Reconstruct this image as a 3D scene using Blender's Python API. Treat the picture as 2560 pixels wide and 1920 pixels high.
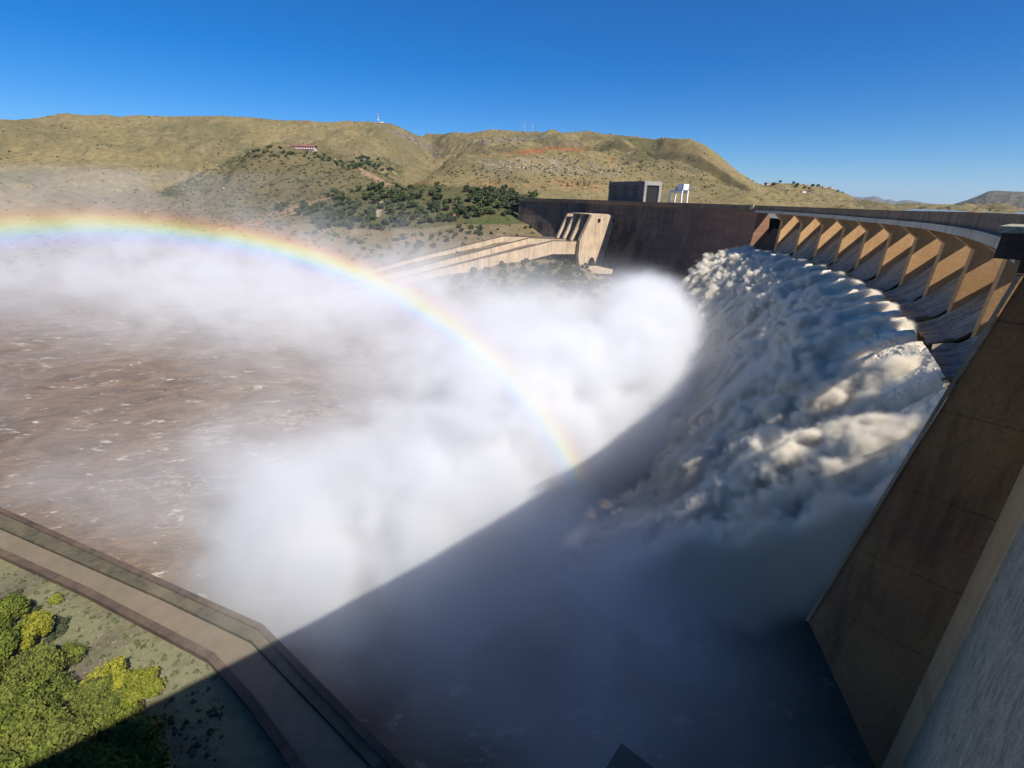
import bpy, math, random
import numpy as np
from mathutils import Matrix, Vector

# ------------------------------------------------------------------ camera, sky, sun, exposure
S = bpy.context.scene
for o in list(bpy.data.objects): bpy.data.objects.remove(o)
F = 1200.0                       # focal length in pixels of the 2560 px wide photograph
PITCH, ROLL = math.radians(21.35), math.radians(1.26)
CAM = Matrix.Rotation(math.pi/2-PITCH, 4, 'X') @ Matrix.Rotation(ROLL, 4, 'Z')
cam = bpy.data.objects.new('camera', bpy.data.cameras.new('camera'))
S.collection.objects.link(cam); cam.matrix_world = CAM
cam.data.sensor_width = 36; cam.data.lens = 36*F/2560
cam.data.clip_start = 0.1; cam.data.clip_end = 80000
S.camera = cam
M3 = np.array(CAM.to_3x3())

SUN_STRENGTH, SKY_STRENGTH, EXPOSURE = 4.6, 0.058, 0.7
ad = M3 @ np.array([(507-1280)/F, (960-1672)/F, -1.0]); ad /= np.linalg.norm(ad)    # the way the sunlight travels
SUN_EL = math.asin(-ad[2]); SUN_AZ = math.atan2(-ad[0], -ad[1])
sl = bpy.data.lights.new('sun', 'SUN'); sl.energy = SUN_STRENGTH; sl.angle = math.radians(.53); sl.color = (1, .95, .88)
so = bpy.data.objects.new('sun', sl); S.collection.objects.link(so)
so.rotation_euler = Vector(ad).to_track_quat('-Z', 'Y').to_euler(); so.location = (0, 0, 200)
W = bpy.data.worlds.new('World'); S.world = W; W.use_nodes = True
nt = W.node_tree
sky = nt.nodes.new('ShaderNodeTexSky'); sky.sky_type = 'NISHITA'; sky.sun_disc = False
sky.sun_elevation = SUN_EL; sky.sun_rotation = SUN_AZ
sky.altitude = 1300; sky.air_density = 1.0; sky.dust_density = 0.2; sky.ozone_density = 6.0
bg = nt.nodes['Background']; bg.inputs[1].default_value = SKY_STRENGTH
hs_ = nt.nodes.new('ShaderNodeHueSaturation'); hs_.inputs['Saturation'].default_value = 1.4; nt.links.new(sky.outputs[0], hs_.inputs['Color'])
mx = nt.nodes.new('ShaderNodeMix'); mx.data_type = 'RGBA'; mx.blend_type = 'MULTIPLY'; mx.inputs[0].default_value = 1; mx.inputs[7].default_value = (.80, 1.02, 1.22, 1)
nt.links.new(hs_.outputs[0], mx.inputs[6]); nt.links.new(mx.outputs[2], bg.inputs[0])
S.view_settings.view_transform = 'Standard'; S.view_settings.look = 'None'
S.view_settings.exposure = EXPOSURE; S.view_settings.gamma = 1
cy = S.cycles
cy.max_bounces = 6; cy.diffuse_bounces = 3; cy.glossy_bounces = 2; cy.transparent_max_bounces = 12
cy.volume_bounces = 4; cy.volume_step_rate = 2.0; cy.volume_max_steps = 256
cy.use_denoising = True; cy.sample_clamp_indirect = 4
MIST = True

# ------------------------------------------------------------------ pixel rays and dam geometry
def ray(x, y):
    x = np.asarray(x, float); y = np.asarray(y, float)
    d = np.stack([(x-1280)/F, (960-y)/F, -np.ones_like(x*y)], -1) @ M3.T
    return d
def P(x, y, r):
    d = ray(x, y); return d*(np.asarray(r)/np.hypot(d[..., 0], d[..., 1]))[..., None]
def PZ(x, y, z):
    d = ray(x, y); return d*(z/d[..., 2])[..., None]
R = 430.0
A0 = math.radians(50)
C = np.array([-math.cos(A0), math.sin(A0)])*(R-.7)      # the camera leans out 0.7 m beyond the crest's edge
def PR(x, y, rho):
    """where the pixel's ray meets the upright cylinder of radius rho round the dam's centre (far side)"""
    d = ray(x, y); a = d[0]**2+d[1]**2; b = -2*(d[0]*C[0]+d[1]*C[1]); c = C@C-rho*rho
    t = (-b+math.sqrt(max(b*b-4*a*c, 0)))/2/a
    return d*t
def arc(phi, rho, z):
    phi = np.asarray(phi, float)
    return np.stack([C[0]+rho*np.cos(phi), C[1]+rho*np.sin(phi), z+0*phi+0*np.asarray(rho)], -1)
def phi_of(p): return math.atan2(p[1]-C[1], p[0]-C[0])
PHI0 = math.atan2(-C[1], -C[0])         # the camera's own place on the crest

# ------------------------------------------------------------------ numpy noise
_rng = np.random.RandomState(7)
_perm = np.tile(_rng.permutation(256), 3)
_g = _rng.normal(size=(256, 3)); _g /= np.linalg.norm(_g, axis=1)[:, None]
def perlin(p):
    p = np.asarray(p, float); i = np.floor(p).astype(int); f = p-i; u = f*f*f*(f*(f*6-15)+10); i &= 255
    out = 0
    for a in (0, 1):
        for b in (0, 1):
            for c in (0, 1):
                h = _perm[_perm[_perm[i[..., 0]+a]+i[..., 1]+b]+i[..., 2]+c]
                dd = f-np.array([a, b, c])
                w = (u[..., 0] if a else 1-u[..., 0])*(u[..., 1] if b else 1-u[..., 1])*(u[..., 2] if c else 1-u[..., 2])
                out = out+w*(_g[h]*dd).sum(-1)
    return out*1.5
def fbm(p, o=5, lac=2.03, gain=.5, bill=False):
    s = 0; a = 1; p = np.asarray(p, float)
    for k in range(o):
        n = perlin(p+k*17.3); s = s+a*(np.abs(n) if bill else n); p = p*lac; a *= gain
    return s
def smooth(a, b, x):
    t = np.clip((x-a)/(b-a), 0, 1); return t*t*(3-2*t)

# ------------------------------------------------------------------ object helpers
COL = S.collection
def tag(o, label=None, cat=None, group=None, kind=None):
    if label: o['label'] = label
    if cat: o['category'] = cat
    if group: o['group'] = group
    if kind: o['kind'] = kind
    return o
def empty(name, loc, *a, **k):
    o = bpy.data.objects.new(name, None); COL.objects.link(o); o.location = loc
    o.empty_display_size = 2
    return tag(o, *a, **k)
def mesh(name, V, Fc, mat, parent=None, smooth_=False, cols=None):
    me = bpy.data.meshes.new(name)
    V = np.asarray(V, float)
    if parent is not None: V = V-np.array(parent.location)
    if isinstance(Fc, np.ndarray):
        me.vertices.add(len(V)); me.vertices.foreach_set('co', V.ravel())
        n = Fc.shape[1]; me.loops.add(Fc.size); me.polygons.add(len(Fc))
        me.loops.foreach_set('vertex_index', Fc.ravel().astype(np.int32))
        me.polygons.foreach_set('loop_start', np.arange(0, Fc.size, n, dtype=np.int32))
        me.update(calc_edges=True); me.validate()
    else:
        me.from_pydata([tuple(v) for v in V], [], Fc); me.update()
    if smooth_: me.polygons.foreach_set('use_smooth', np.ones(len(me.polygons), bool))
    if cols is not None:
        ca = me.color_attributes.new('tint', 'FLOAT_COLOR', 'POINT')
        c4 = np.ones((len(V), 4)); c4[:, :cols.shape[1]] = cols; ca.data.foreach_set('color', c4.ravel())
    if mat: me.materials.append(mat)
    o = bpy.data.objects.new(name, me); COL.objects.link(o)
    if parent is not None: o.parent = parent
    return o
def grid_faces(nu, nv):
    i = np.arange(nu-1)[:, None]*nv+np.arange(nv-1)[None]
    return np.stack([i, i+nv, i+nv+1, i+1], -1).reshape(-1, 4)
class MB:
    def __init__(s): s.v = []; s.f = []
    def hexa(s, p):          # 8 corners: bottom ring 0-3, top ring 4-7
        b = len(s.v); s.v += [tuple(q) for q in p]
        s.f += [[b+i for i in q] for q in ((3, 2, 1, 0), (4, 5, 6, 7), (0, 1, 5, 4), (1, 2, 6, 5), (2, 3, 7, 6), (3, 0, 4, 7))]
    def box(s, c, u, v, hu, hv, z0, z1):
        c = np.array(c[:2]); u = np.array(u); v = np.array(v); r = [c-u*hu-v*hv, c+u*hu-v*hv, c+u*hu+v*hv, c-u*hu+v*hv]
        s.hexa([(*q, z0) for q in r]+[(*q, z1) for q in r])
    def prism(s, poly, off):     # poly: list of 3D points, off: 3D extrusion
        b = len(s.v); n = len(poly); off = np.array(off)
        s.v += [tuple(p) for p in poly]+[tuple(np.array(p)+off) for p in poly]
        s.f += [list(range(b, b+n))[::-1], list(range(b+n, b+2*n))]
        s.f += [[b+i, b+(i+1) % n, b+n+(i+1) % n, b+n+i] for i in range(n)]
    def tube(s, a, b_, r0, r1=None, n=8):
        a = np.array(a, float); b_ = np.array(b_, float); r1 = r0 if r1 is None else r1
        d = b_-a; d /= np.linalg.norm(d); e = np.cross(d, [0, 0, 1] if abs(d[2]) < .9 else [1, 0, 0]); e /= np.linalg.norm(e); g = np.cross(d, e)
        k = len(s.v)
        for c, rr in ((a, r0), (b_, r1)):
            for i in range(n):
                t = 2*math.pi*i/n; s.v.append(tuple(c+rr*(e*math.cos(t)+g*math.sin(t))))
        s.f += [[k+i, k+(i+1) % n, k+n+(i+1) % n, k+n+i] for i in range(n)]+[list(range(k, k+n))[::-1], list(range(k+n, k+2*n))]
    def ring(s, phis, prof):     # sweep a closed (rho, z) profile round the dam's centre
        k = len(s.v); n = len(prof)
        for ph in phis:
            for rho, z in prof: s.v.append(tuple(arc(ph, rho, z)))
        for i in range(len(phis)-1):
            for j in range(n):
                a = k+i*n+j; b = k+i*n+(j+1) % n; s.f.append([a, b, b+n, a+n])
        s.f += [list(range(k, k+n))[::-1], list(range(k+(len(phis)-1)*n, k+len(phis)*n))]
    def build(s, name, mat, parent=None, fix=True):
        o = mesh(name, s.v, s.f, mat, parent)
        if fix:
            import bmesh
            bm = bmesh.new(); bm.from_mesh(o.data); bmesh.ops.recalc_face_normals(bm, faces=bm.faces); bm.to_mesh(o.data); bm.free()
        return o

# ------------------------------------------------------------------ materials
class MT:
    def __init__(s, name, rough=.9):
        s.m = bpy.data.materials.new(name); s.m.use_nodes = True; s.t = s.m.node_tree; s.b = s.t.nodes['Principled BSDF']
        s.b.inputs['Roughness'].default_value = rough; s.b.inputs['Specular IOR Level'].default_value = .2
        s.geo = s.t.nodes.new('ShaderNodeNewGeometry')
    def n(s, typ, **k):
        q = s.t.nodes.new(typ)
        for a, b in k.items(): setattr(q, a, b)
        return q
    def l(s, a, b): s.t.links.new(a, b)
    def pos(s, sc=(1, 1, 1)):
        q = s.n('ShaderNodeVectorMath', operation='MULTIPLY'); s.l(s.geo.outputs['Position'], q.inputs[0]); q.inputs[1].default_value = sc
        return q.outputs[0]
    def noise(s, scale, detail=5, rough=.55, vec=None, sc=(1, 1, 1), dist=0):
        q = s.n('ShaderNodeTexNoise'); q.inputs['Scale'].default_value = scale; q.inputs['Detail'].default_value = detail
        q.inputs['Roughness'].default_value = rough; q.inputs['Distortion'].default_value = dist
        s.l(vec if vec is not None else s.pos(sc), q.inputs['Vector']); return q.outputs['Fac']
    def ramp(s, fac, stops, interp='LINEAR'):
        q = s.n('ShaderNodeValToRGB'); q.color_ramp.interpolation = interp; e = q.color_ramp.elements
        while len(e) < len(stops): e.new(.5)
        for i, (p, c) in enumerate(stops):
            e[i].position = p; e[i].color = (*c, 1) if not isinstance(c, (int, float)) else (c, c, c, 1)
        s.l(fac, q.inputs[0]); return q.outputs[0]
    def mix(s, fac, a, b, mode='MIX'):
        q = s.n('ShaderNodeMix', data_type='RGBA', blend_type=mode)
        for v, i in ((fac, 0), (a, 6), (b, 7)):
            if isinstance(v, (int, float)): q.inputs[i].default_value = v
            elif isinstance(v, tuple): q.inputs[i].default_value = (*v, 1)
            else: s.l(v, q.inputs[i])
        return q.outputs[2]
    def math(s, op, a, b=0.0, c=None):
        q = s.n('ShaderNodeMath', operation=op)
        for i, v in enumerate((a, b, c)):
            if v is None: continue
            if isinstance(v, (int, float)): q.inputs[i].default_value = v
            else: s.l(v, q.inputs[i])
        return q.outputs[0]
    def bump(s, h, strength=.5, dist=.1):
        q = s.n('ShaderNodeBump'); q.inputs['Strength'].default_value = strength; q.inputs['Distance'].default_value = dist
        s.l(h, q.inputs['Height']); s.l(q.outputs[0], s.b.inputs['Normal'])
    def col(s, c):
        if isinstance(c, tuple): s.b.inputs['Base Color'].default_value = (*c, 1)
        else: s.l(c, s.b.inputs['Base Color'])
        return s.m

def concrete(name, c1, c2, stain=(.03, .025, .02), st=.5, lift=2.0, streak=True):
    """board-marked concrete: blotches, drip streaks, horizontal pour lines"""
    m = MT(name)
    n1 = m.noise(.12, 6, .6); n2 = m.noise(1.7, 5, .6)
    c = m.mix(m.ramp(n1, [(.35, 0.), (.65, 1.)]), c1, c2)
    c = m.mix(m.ramp(n2, [(.3, .25), (.7, 0.)]), c, stain)
    if streak:
        s1 = m.noise(1.0, 5, .65, sc=(.55, .55, .035))
        c = m.mix(m.math('MULTIPLY', m.ramp(s1, [(.48, 0.), (.66, 1.)]), st), c, stain)
    sep = m.n('ShaderNodeSeparateXYZ'); m.l(m.geo.outputs['Position'], sep.inputs[0])
    zz = m.math('ADD', sep.outputs[2], m.math('MULTIPLY', n1, .0))
    fr = m.math('FRACT', m.math('DIVIDE', zz, lift))
    ln = m.math('LESS_THAN', fr, .05)
    c = m.mix(m.math('MULTIPLY', ln, .35), c, stain)
    m.bump(m.math('SUBTRACT', n2, m.math('MULTIPLY', ln, .3)), .4, .15)
    return m.col(c)
M_con = concrete('dam_concrete', (.21, .15, .095), (.29, .205, .135), st=.55)
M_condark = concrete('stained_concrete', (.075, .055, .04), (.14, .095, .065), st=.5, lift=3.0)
M_conface = concrete('weathered_grey_concrete', (.30, .28, .20), (.46, .42, .31), stain=(.12, .11, .08), st=.25, lift=50, streak=False)
M_consand = concrete('sandy_concrete', (.45, .335, .215), (.58, .45, .305), stain=(.20, .14, .09), st=.7)
M_conpier = concrete('ochre_pier_concrete', (.50, .29, .125), (.60, .37, .18), stain=(.22, .12, .06), st=.3)
M_fascia = concrete('pale_girder_concrete', (.46, .41, .32), (.56, .50, .40), stain=(.15, .14, .12), st=.35)
def mottle():
    m = MT('weathered_grey_concrete'); a = m.noise(.5, 8, .7); b = m.noise(5.0, 6, .7); c_ = m.noise(.8, 8, .7, dist=.8)
    c = m.mix(m.ramp(a, [(.38, 0.), (.60, 1.)]), (.47, .42, .31), (.33, .325, .245)); c = m.mix(m.ramp(c_, [(.50, 0.), (.62, .75)]), c, (.17, .165, .12))
    c = m.mix(m.ramp(b, [(.40, .55), (.56, 0.)]), c, (.13, .12, .09)); m.bump(m.math('ADD', b, a), .7, .12); return m.col(c)
M_conface = mottle()
def plain(name, c, rough=.6, metal=0):
    m = MT(name, rough); m.b.inputs['Metallic'].default_value = metal
    n = m.noise(2.0, 4); return m.col(m.mix(m.ramp(n, [(.3, 0.), (.7, .25)]), c, tuple(x*.6 for x in c)))
M_black = plain('dark_opening', (.012, .011, .01), .9)
M_white = plain('white_paint', (.8, .8, .78), .5)
M_steel = plain('grey_steel', (.4, .41, .42), .45, .3)
M_red = plain('red_brown_roof', (.30, .10, .08), .8)
M_redpaint = plain('red_paint', (.5, .06, .04), .6)

# ------------------------------------------------------------------ the dam
dam = empty('arch_dam', (0, 0, -75), 'long curved concrete arch dam whose crest bridge sweeps across the right of the view', 'dam')

pier_px = [(1948, 545), (1996, 548), (2047, 552), (2104, 556), (2162, 562), (2224, 568), (2288, 577), (2352, 586), (2417, 595), (2480, 605)]
pphi = [phi_of(PR(a, b, R+3.0)) for a, b in pier_px]
kk = np.polyfit(np.arange(10), pphi, 1); DPH = kk[0]
PH = [kk[1]+DPH*i for i in range(12)]        # ten piers in the open, one behind the end pier, the end pier itself
crest_px = [(1300, 495), (1340, 495.5), (1490, 500), (1620, 505), (1760, 509), (1895, 514), (2180, 525.5), (2370, 530), (2480, 534), (2560, 538)]
cph = [phi_of(PR(a, b, R)) for a, b in crest_px]; cz = [float(PR(a, b, R)[2]) for a, b in crest_px]
cph = cph+[PHI0, PHI0-.5]; cz = cz+[-1.05, -1.05]
_o = np.argsort(cph); _a = np.array(cph)[_o]; _b = np.array(cz)[_o]
_fit = np.polyfit(_a, _b, 4)
def drop(ph): return np.interp(ph, _a, _b)
def hs(ph): return np.interp(ph, [PH[9], PH[0]], [1.13, 1.30])
def DP(ph, rho, zr):      # a point of the dam: angle, radius, height under the parapet's top
    return arc(ph, rho, zr+drop(ph))
PHW = PH[0]-DPH*1.02      # where the solid wall begins
PHF = phi_of(PR(1296, 495, R))
print('crest', [round(c, 1) for c in cz], 'PH', [round(p, 3) for p in PH], 'PHW', PHW, 'PHF', PHF, 'PHI0', PHI0, 'sun', math.degrees(SUN_EL), math.degrees(SUN_AZ))

def sweep(phis, prof, name, mat, scale=None):
    mb = MB(); n = len(prof)
    for ph in phis:
        for rho, z in prof: mb.v.append(tuple(DP(ph, rho, z if scale is None else z*hs(ph))))
    for i in range(len(phis)-1):
        for j in range(n):
            a = i*n+j; b = i*n+(j+1) % n; mb.f.append([a, b, b+n, a+n])
    mb.f += [list(range(n))[::-1], list(range((len(phis)-1)*n, len(phis)*n))]
    return mb.build(name, mat, dam)
# crest road with its two parapets, over the whole length
allphi = np.linspace(PHI0-.45, PHF, 160)
def wid(ph): return float(np.interp(ph, [PH[9], PH[0], PHW, PHF], [13.6, 11.8, 9.0, 9.0]))
def road():
    mb = MB()
    for ph in allphi:
        w = R+wid(ph)
        for r, z in [(R+.45, 0), (R+.45, -1.15), (w-.5, -1.15), (w-.5, -.02), (w, -.02), (w, -3.2), (w-1, -3.9), (R+.8, -3.9), (R, -2.6), (R, 0)]: mb.v.append(tuple(DP(ph, r, z)))
    for i in range(159):
        for j in range(10):
            a = i*10+j; b = i*10+(j+1) % 10; mb.f.append([a, b, b+10, a+10])
    mb.f += [list(range(10))[::-1], list(range(1590, 1600))]; mb.build('crest_road', M_con, dam)
road()
sweep(allphi, [(R-.14, .1), (R+.55, .1), (R+.55, .003), (R-.14, .003)], 'parapet_coping', M_con)
# pale girder carried along the downstream edge over the spillway, one length per bay, with hatches
for i in range(12):
    a, b = (PHW if i == 0 else PH[i-1]), PH[i]
    if i == 11: b = PH[11]
    g = sweep(np.linspace(a-.0006, b+.0006, 6), [(R-1.0, -2.7), (R-.01, -2.7), (R-.01, -4.15), (R-1.0, -4.15)], 'service_girder', M_fascia)
    mb = MB()
    for k in range(1, 4):
        ph = a+(b-a)*(k/4-.02); q = DP(ph, R-1.05, -2.9)
        u = np.array([-math.sin(ph), math.cos(ph)]); v = np.array([math.cos(ph), math.sin(ph)])
        mb.box(q, u, v, .12, .06, q[2]-1.1, q[2]+.15)
        q = DP(ph-.006, R-1.03, -3.0); mb.box(q, u, v, 1.1, .035, q[2]-.3, q[2])
    for k in range(4):
        ph = a+(b-a)*(k+.5)/4; q = DP(ph, R-.6, -4.2)
        mb.box(q, np.array([-math.sin(ph), math.cos(ph)]), np.array([math.cos(ph), math.sin(ph)]), .3, .55, q[2]-.35, q[2]+.04)
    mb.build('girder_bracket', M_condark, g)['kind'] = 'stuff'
# spillway piers
def pier(ph, name='spillway_pier', th=1.5):
    h = float(hs(ph)); pts = [(R-.9, -3.95), (R+.2, -4.2), (R+4.6, -6.4), (R+4.0, -25), (R+23, -25), (R+23, -8), (R+20, -5.5), (R+wid(ph)-.2, -3.95)]
    u = np.array([-math.sin(ph), math.cos(ph), 0])
    poly = [DP(ph, r, z if z > -6 else z*h)-u*th for r, z in pts]
    mb = MB(); mb.prism(poly, u*2*th); return mb.build(name, M_conpier, dam)
for ph in PH[:11]: pier(ph)
# solid arch wall left of the spillway
wallprof = [(R+.9, -3.9), (R+1.2, -6), (R+.6, -20), (R-2, -36), (R-6, -52), (R-11, -66), (R-17, -82), (R+18, -82), (R+12, -30), (R+9, -3.9)]
mw = MT('arch_wall_concrete')
def dam_wall_mat():
    m = mw
    sep = m.n('ShaderNodeSeparateXYZ'); m.l(m.geo.outputs['Position'], sep.inputs[0])
    ang = m.math('ARCTAN2', m.math('SUBTRACT', sep.outputs[1], float(C[1])), m.math('SUBTRACT', sep.outputs[0], float(C[0])))
    aa = m.math('MULTIPLY', ang, R/20.0)
    cell = m.math('FLOOR', aa); fr = m.math('FRACT', aa); joint = m.math('LESS_THAN', fr, .02)
    zf = m.math('DIVIDE', sep.outputs[2], 3.0); lift = m.math('LESS_THAN', m.math('FRACT', zf), .06)
    cv = m.n('ShaderNodeCombineXYZ'); m.l(cell, cv.inputs[0]); m.l(m.math('FLOOR', zf), cv.inputs[1])
    wn = m.n('ShaderNodeTexWhiteNoise'); m.l(cv.outputs[0], wn.inputs[0])
    n1 = m.noise(.035, 6, .65); n2 = m.noise(1.2, 5); s1 = m.noise(.5, 5, .65, sc=(.5, .5, .05))
    c = m.mix(m.ramp(n1, [(.4, 0.), (.6, 1.)]), (.20, .135, .10), (.12, .095, .07))
    c = m.mix(m.math('MULTIPLY', wn.outputs[0], .35), c, (.045, .04, .035))
    c = m.mix(m.math('MULTIPLY', m.ramp(s1, [(.46, 0.), (.62, 1.)]), .35), c, (.03, .025, .022))
    redn = m.math('MULTIPLY', m.math('SUBTRACT', .32, ang), 4.0); redn.node.use_clamp = True; c = m.mix(m.math('MULTIPLY', redn, .75), c, m.mix(m.math('MULTIPLY', wn.outputs[0], .5), (.33, .165, .10), (.20, .11, .07)))
    blk_ = m.ramp(m.noise(.03, 5, .6, sc=(1, 1, .5)), [(.50, 0.), (.60, .8)]); c = m.mix(m.math('MULTIPLY', blk_, m.math('SUBTRACT', 1.0, redn)), c, (.022, .018, .018))
    c = m.mix(m.math('MULTIPLY', m.math('MAXIMUM', joint, m.math('MULTIPLY', lift, .8)), .7), c, (.015, .012, .01))
    m.bump(n2, .4, .2); return m.col(c)
M_wall = dam_wall_mat()
sweep(np.linspace(PHW, PHF, 70), wallprof, 'arch_wall', M_wall)
mb = MB(); q = DP(PHW+.012, R-.5, 0); u = np.array([-math.sin(PHW), math.cos(PHW)]); v = np.array([math.cos(PHW), math.sin(PHW)])
mb.box(q, u, v, 2.2, .9, q[2]-2.4, q[2]+.5); mb.build('parapet_block', M_consand, dam)
# the overflow slab under each bay
sill = [(R+24, -12.2), (R+18, -10.4), (R+13, -10.6), (R+9, -14.6), (R+4.5, -20.6), (R, -22.7), (R-3.5, -22.8), (R-3.5, -23), (R-1, -26), (R-2, -60), (R-10, -78), (R+24, -78)]
for i in range(12):
    a = PHW if i == 0 else PH[i-1]; b = PH[i]
    sweep(np.linspace(a-.004 if i else a, b+.004, 5), sill if i < 10 else [p for p in sill if p[0] > R+2]+[(R+3, -78)][:0], 'overflow_sill', M_condark, scale=True)

# the end pier: a tall wall standing downstream, its flank seen from the side
UA = math.radians(48.2); U = np.array([math.sin(UA), math.cos(UA), 0]); V = np.array([-math.cos(UA), math.sin(UA), 0])
def UV(u, v, z): return U*u+V*v+np.array([0, 0, z])
def on_wall(x, y, d):
    q = ray(x, y); return q*(d/(q@U))
D = 60.
wa = [on_wall(x, y, D) for x, y in ((2560, 690), (2120, 1390), (2020, 1550), (2190, 1920))]
print('end wall', [(round(float(p@V), 1), round(float(p[2]), 1)) for p in wa])
va = [(float(p@V), float(p[2])) for p in wa]
e1 = (va[0][0]+(va[0][0]-va[1][0])*.12, va[0][1]+(va[0][1]-va[1][1])*.12)
e4 = (va[3][0]-(va[2][0]-va[3][0])*.45, va[3][1]-(va[2][1]-va[3][1])*.45)
wallpoly = [e1, va[1], va[2], va[3], e4, (-20, e4[1]), (-20, -4.0), (e1[0], -4.)]
mb = MB(); mb.prism([UV(D, v, z) for v, z in wallpoly], U*8.0); ep = mb.build('end_pier', None, dam)
m = MT('brown_stained_pier')
n1 = m.noise(.09, 6, .6); n2 = m.noise(2.5, 6, .65); s1 = m.noise(.8, 5, .65, sc=(.5, .5, .06))
c = m.mix(m.ramp(n1, [(.35, 0.), (.65, 1.)]), (.48, .255, .10), (.36, .165, .08))
c = m.mix(m.ramp(n2, [(.3, .5), (.65, 0.)]), c, (.13, .085, .05)); c = m.mix(m.math('MULTIPLY', m.ramp(s1, [(.5, 0.), (.7, 1.)]), .6), c, (.06, .042, .03))
sep = m.n('ShaderNodeSeparateXYZ'); m.l(m.geo.outputs['Position'], sep.inputs[0])
ln = m.math('LESS_THAN', m.math('FRACT', m.math('DIVIDE', m.math('ADD', sep.outputs[2], m.math('MULTIPLY', n2, .5)), 9.2)), .010)
c = m.mix(m.math('MULTIPLY', ln, .6), c, (.05, .03, .02)); m.bump(n2, .5, .12); ep.data.materials.append(m.col(c))
mb = MB(); mb.prism([UV(D-.25, va[0][0]*1.12-.1, va[0][1]), UV(D-.25, va[1][0]-.1, va[1][1]), UV(D-.25, va[2][0]-.1, va[2][1]), UV(D-.25, va[2][0]+.22, va[2][1]-.1), UV(D-.25, va[1][0]+.22, va[1][1]), UV(D-.25, va[0][0]*1.12+.22, va[0][1])], U*.9)
mb.build('pier_nosing', M_consand, dam)
# viewing bay on the end pier
c1 = on_wall(2513, 565, D); c2 = on_wall(2478, 645, D); c3 = on_wall(2530, 684, D)
print('bay', c1@V, c1[2], c2@V, c2[2], c3@V, c3[2])
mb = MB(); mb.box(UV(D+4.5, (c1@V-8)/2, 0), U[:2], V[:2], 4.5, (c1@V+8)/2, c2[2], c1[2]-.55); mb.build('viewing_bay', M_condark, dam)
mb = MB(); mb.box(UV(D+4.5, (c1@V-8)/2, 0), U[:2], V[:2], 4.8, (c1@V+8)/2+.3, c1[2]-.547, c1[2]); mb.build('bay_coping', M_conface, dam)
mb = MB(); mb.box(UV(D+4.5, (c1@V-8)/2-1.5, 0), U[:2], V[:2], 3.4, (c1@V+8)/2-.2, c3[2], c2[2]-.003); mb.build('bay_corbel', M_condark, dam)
# near flank of the dam, straight face right of and below the camera, with a rounded corner to the pier
fl = -3.7
mb = MB(); mb.prism([UV(-90, fl, -80), UV(D-4.5, fl, -80), UV(D-4.5, fl, -3.6), UV(-90, fl, -3.6)], -V*14); mb.build('flank_wall', M_conface, dam)
mb = MB(); mb.prism([UV(D-4.497, fl, -80), UV(D-.003, fl+1.2, -80), UV(D-.003, fl+1.2, -4.2), UV(D-4.497, fl, -4.2)], -V*8); mb.build('corner_fillet', concrete('bounce_tinted_fillet', (.72, .46, .22), (.60, .38, .19), stain=(.3, .19, .1), st=.3, lift=50), dam)  # warm light reflected into the corner is put into this concrete's colour


# ------------------------------------------------------------------ falling water
def water_mat(name, c1, c2, fine=.9, bd=.5, rough=.65):
    m = MT(name, rough); n1 = m.noise(.16, 6, .6, dist=.4); n2 = m.noise(fine, 7, .7)
    c = m.mix(m.ramp(n1, [(.35, 0.), (.62, 1.)]), c1, c2)
    m.bump(n2, .6, bd); return m.col(c)
M_fall = water_mat('white_water', (.86, .82, .76), (1, .99, .97), 1.5, .8)
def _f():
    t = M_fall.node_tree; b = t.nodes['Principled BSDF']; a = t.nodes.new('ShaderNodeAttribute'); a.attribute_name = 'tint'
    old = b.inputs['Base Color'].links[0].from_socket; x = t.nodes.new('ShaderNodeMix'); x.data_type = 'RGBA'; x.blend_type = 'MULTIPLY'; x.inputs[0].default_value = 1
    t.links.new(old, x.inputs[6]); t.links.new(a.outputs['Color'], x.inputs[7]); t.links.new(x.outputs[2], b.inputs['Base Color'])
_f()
M_fall.node_tree.nodes['Principled BSDF'].inputs['Specular IOR Level'].default_value = .1
def chute_mat():
    m = MT('silty_sheet_water', .6)
    sep = m.n('ShaderNodeSeparateXYZ'); m.l(m.geo.outputs['Position'], sep.inputs[0])
    ang = m.math('ARCTAN2', m.math('SUBTRACT', sep.outputs[1], float(C[1])), m.math('SUBTRACT', sep.outputs[0], float(C[0])))
    rad = m.n('ShaderNodeVectorMath', operation='LENGTH')
    off = m.n('ShaderNodeVectorMath', operation='SUBTRACT'); m.l(m.geo.outputs['Position'], off.inputs[0]); off.inputs[1].default_value = (C[0], C[1], 0)
    flat = m.n('ShaderNodeVectorMath', operation='MULTIPLY'); m.l(off.outputs[0], flat.inputs[0]); flat.inputs[1].default_value = (1, 1, 0); m.l(flat.outputs[0], rad.inputs[0])
    cv = m.n('ShaderNodeCombineXYZ'); m.l(m.math('MULTIPLY', ang, R*1.1), cv.inputs[0]); m.l(m.math('MULTIPLY', rad.outputs['Value'], .12), cv.inputs[1])
    a = m.noise(1.0, 6, .65, vec=cv.outputs[0], dist=.3); b = m.noise(1.4, 5, .6)
    c = m.mix(m.ramp(a, [(.40, 0.), (.58, 1.)]), (.14, .10, .06), (.45, .37, .27))
    c = m.mix(m.ramp(b, [(.45, 0.), (.7, .6)]), c, (.50, .45, .37))
    m.bump(a, .6, .3); return m.col(c)
M_chute = chute_mat()
fall = empty('waterfall', (0, 0, -75), kind='structure')
nP, nT = 1250, 620
PHE = phi_of(UV(D+.3, 5, 0))
ph = np.linspace(PHW-.004, PHE, nP)[:, None]; tt = (np.linspace(0, 1, nT)**1.15*3.35)[None, :]
sA = ph*R
wob = fbm(np.stack([sA[:, 0]/9, 0*sA[:, 0]+3.3, 0*sA[:, 0]], -1), 3)[:, None]
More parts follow.
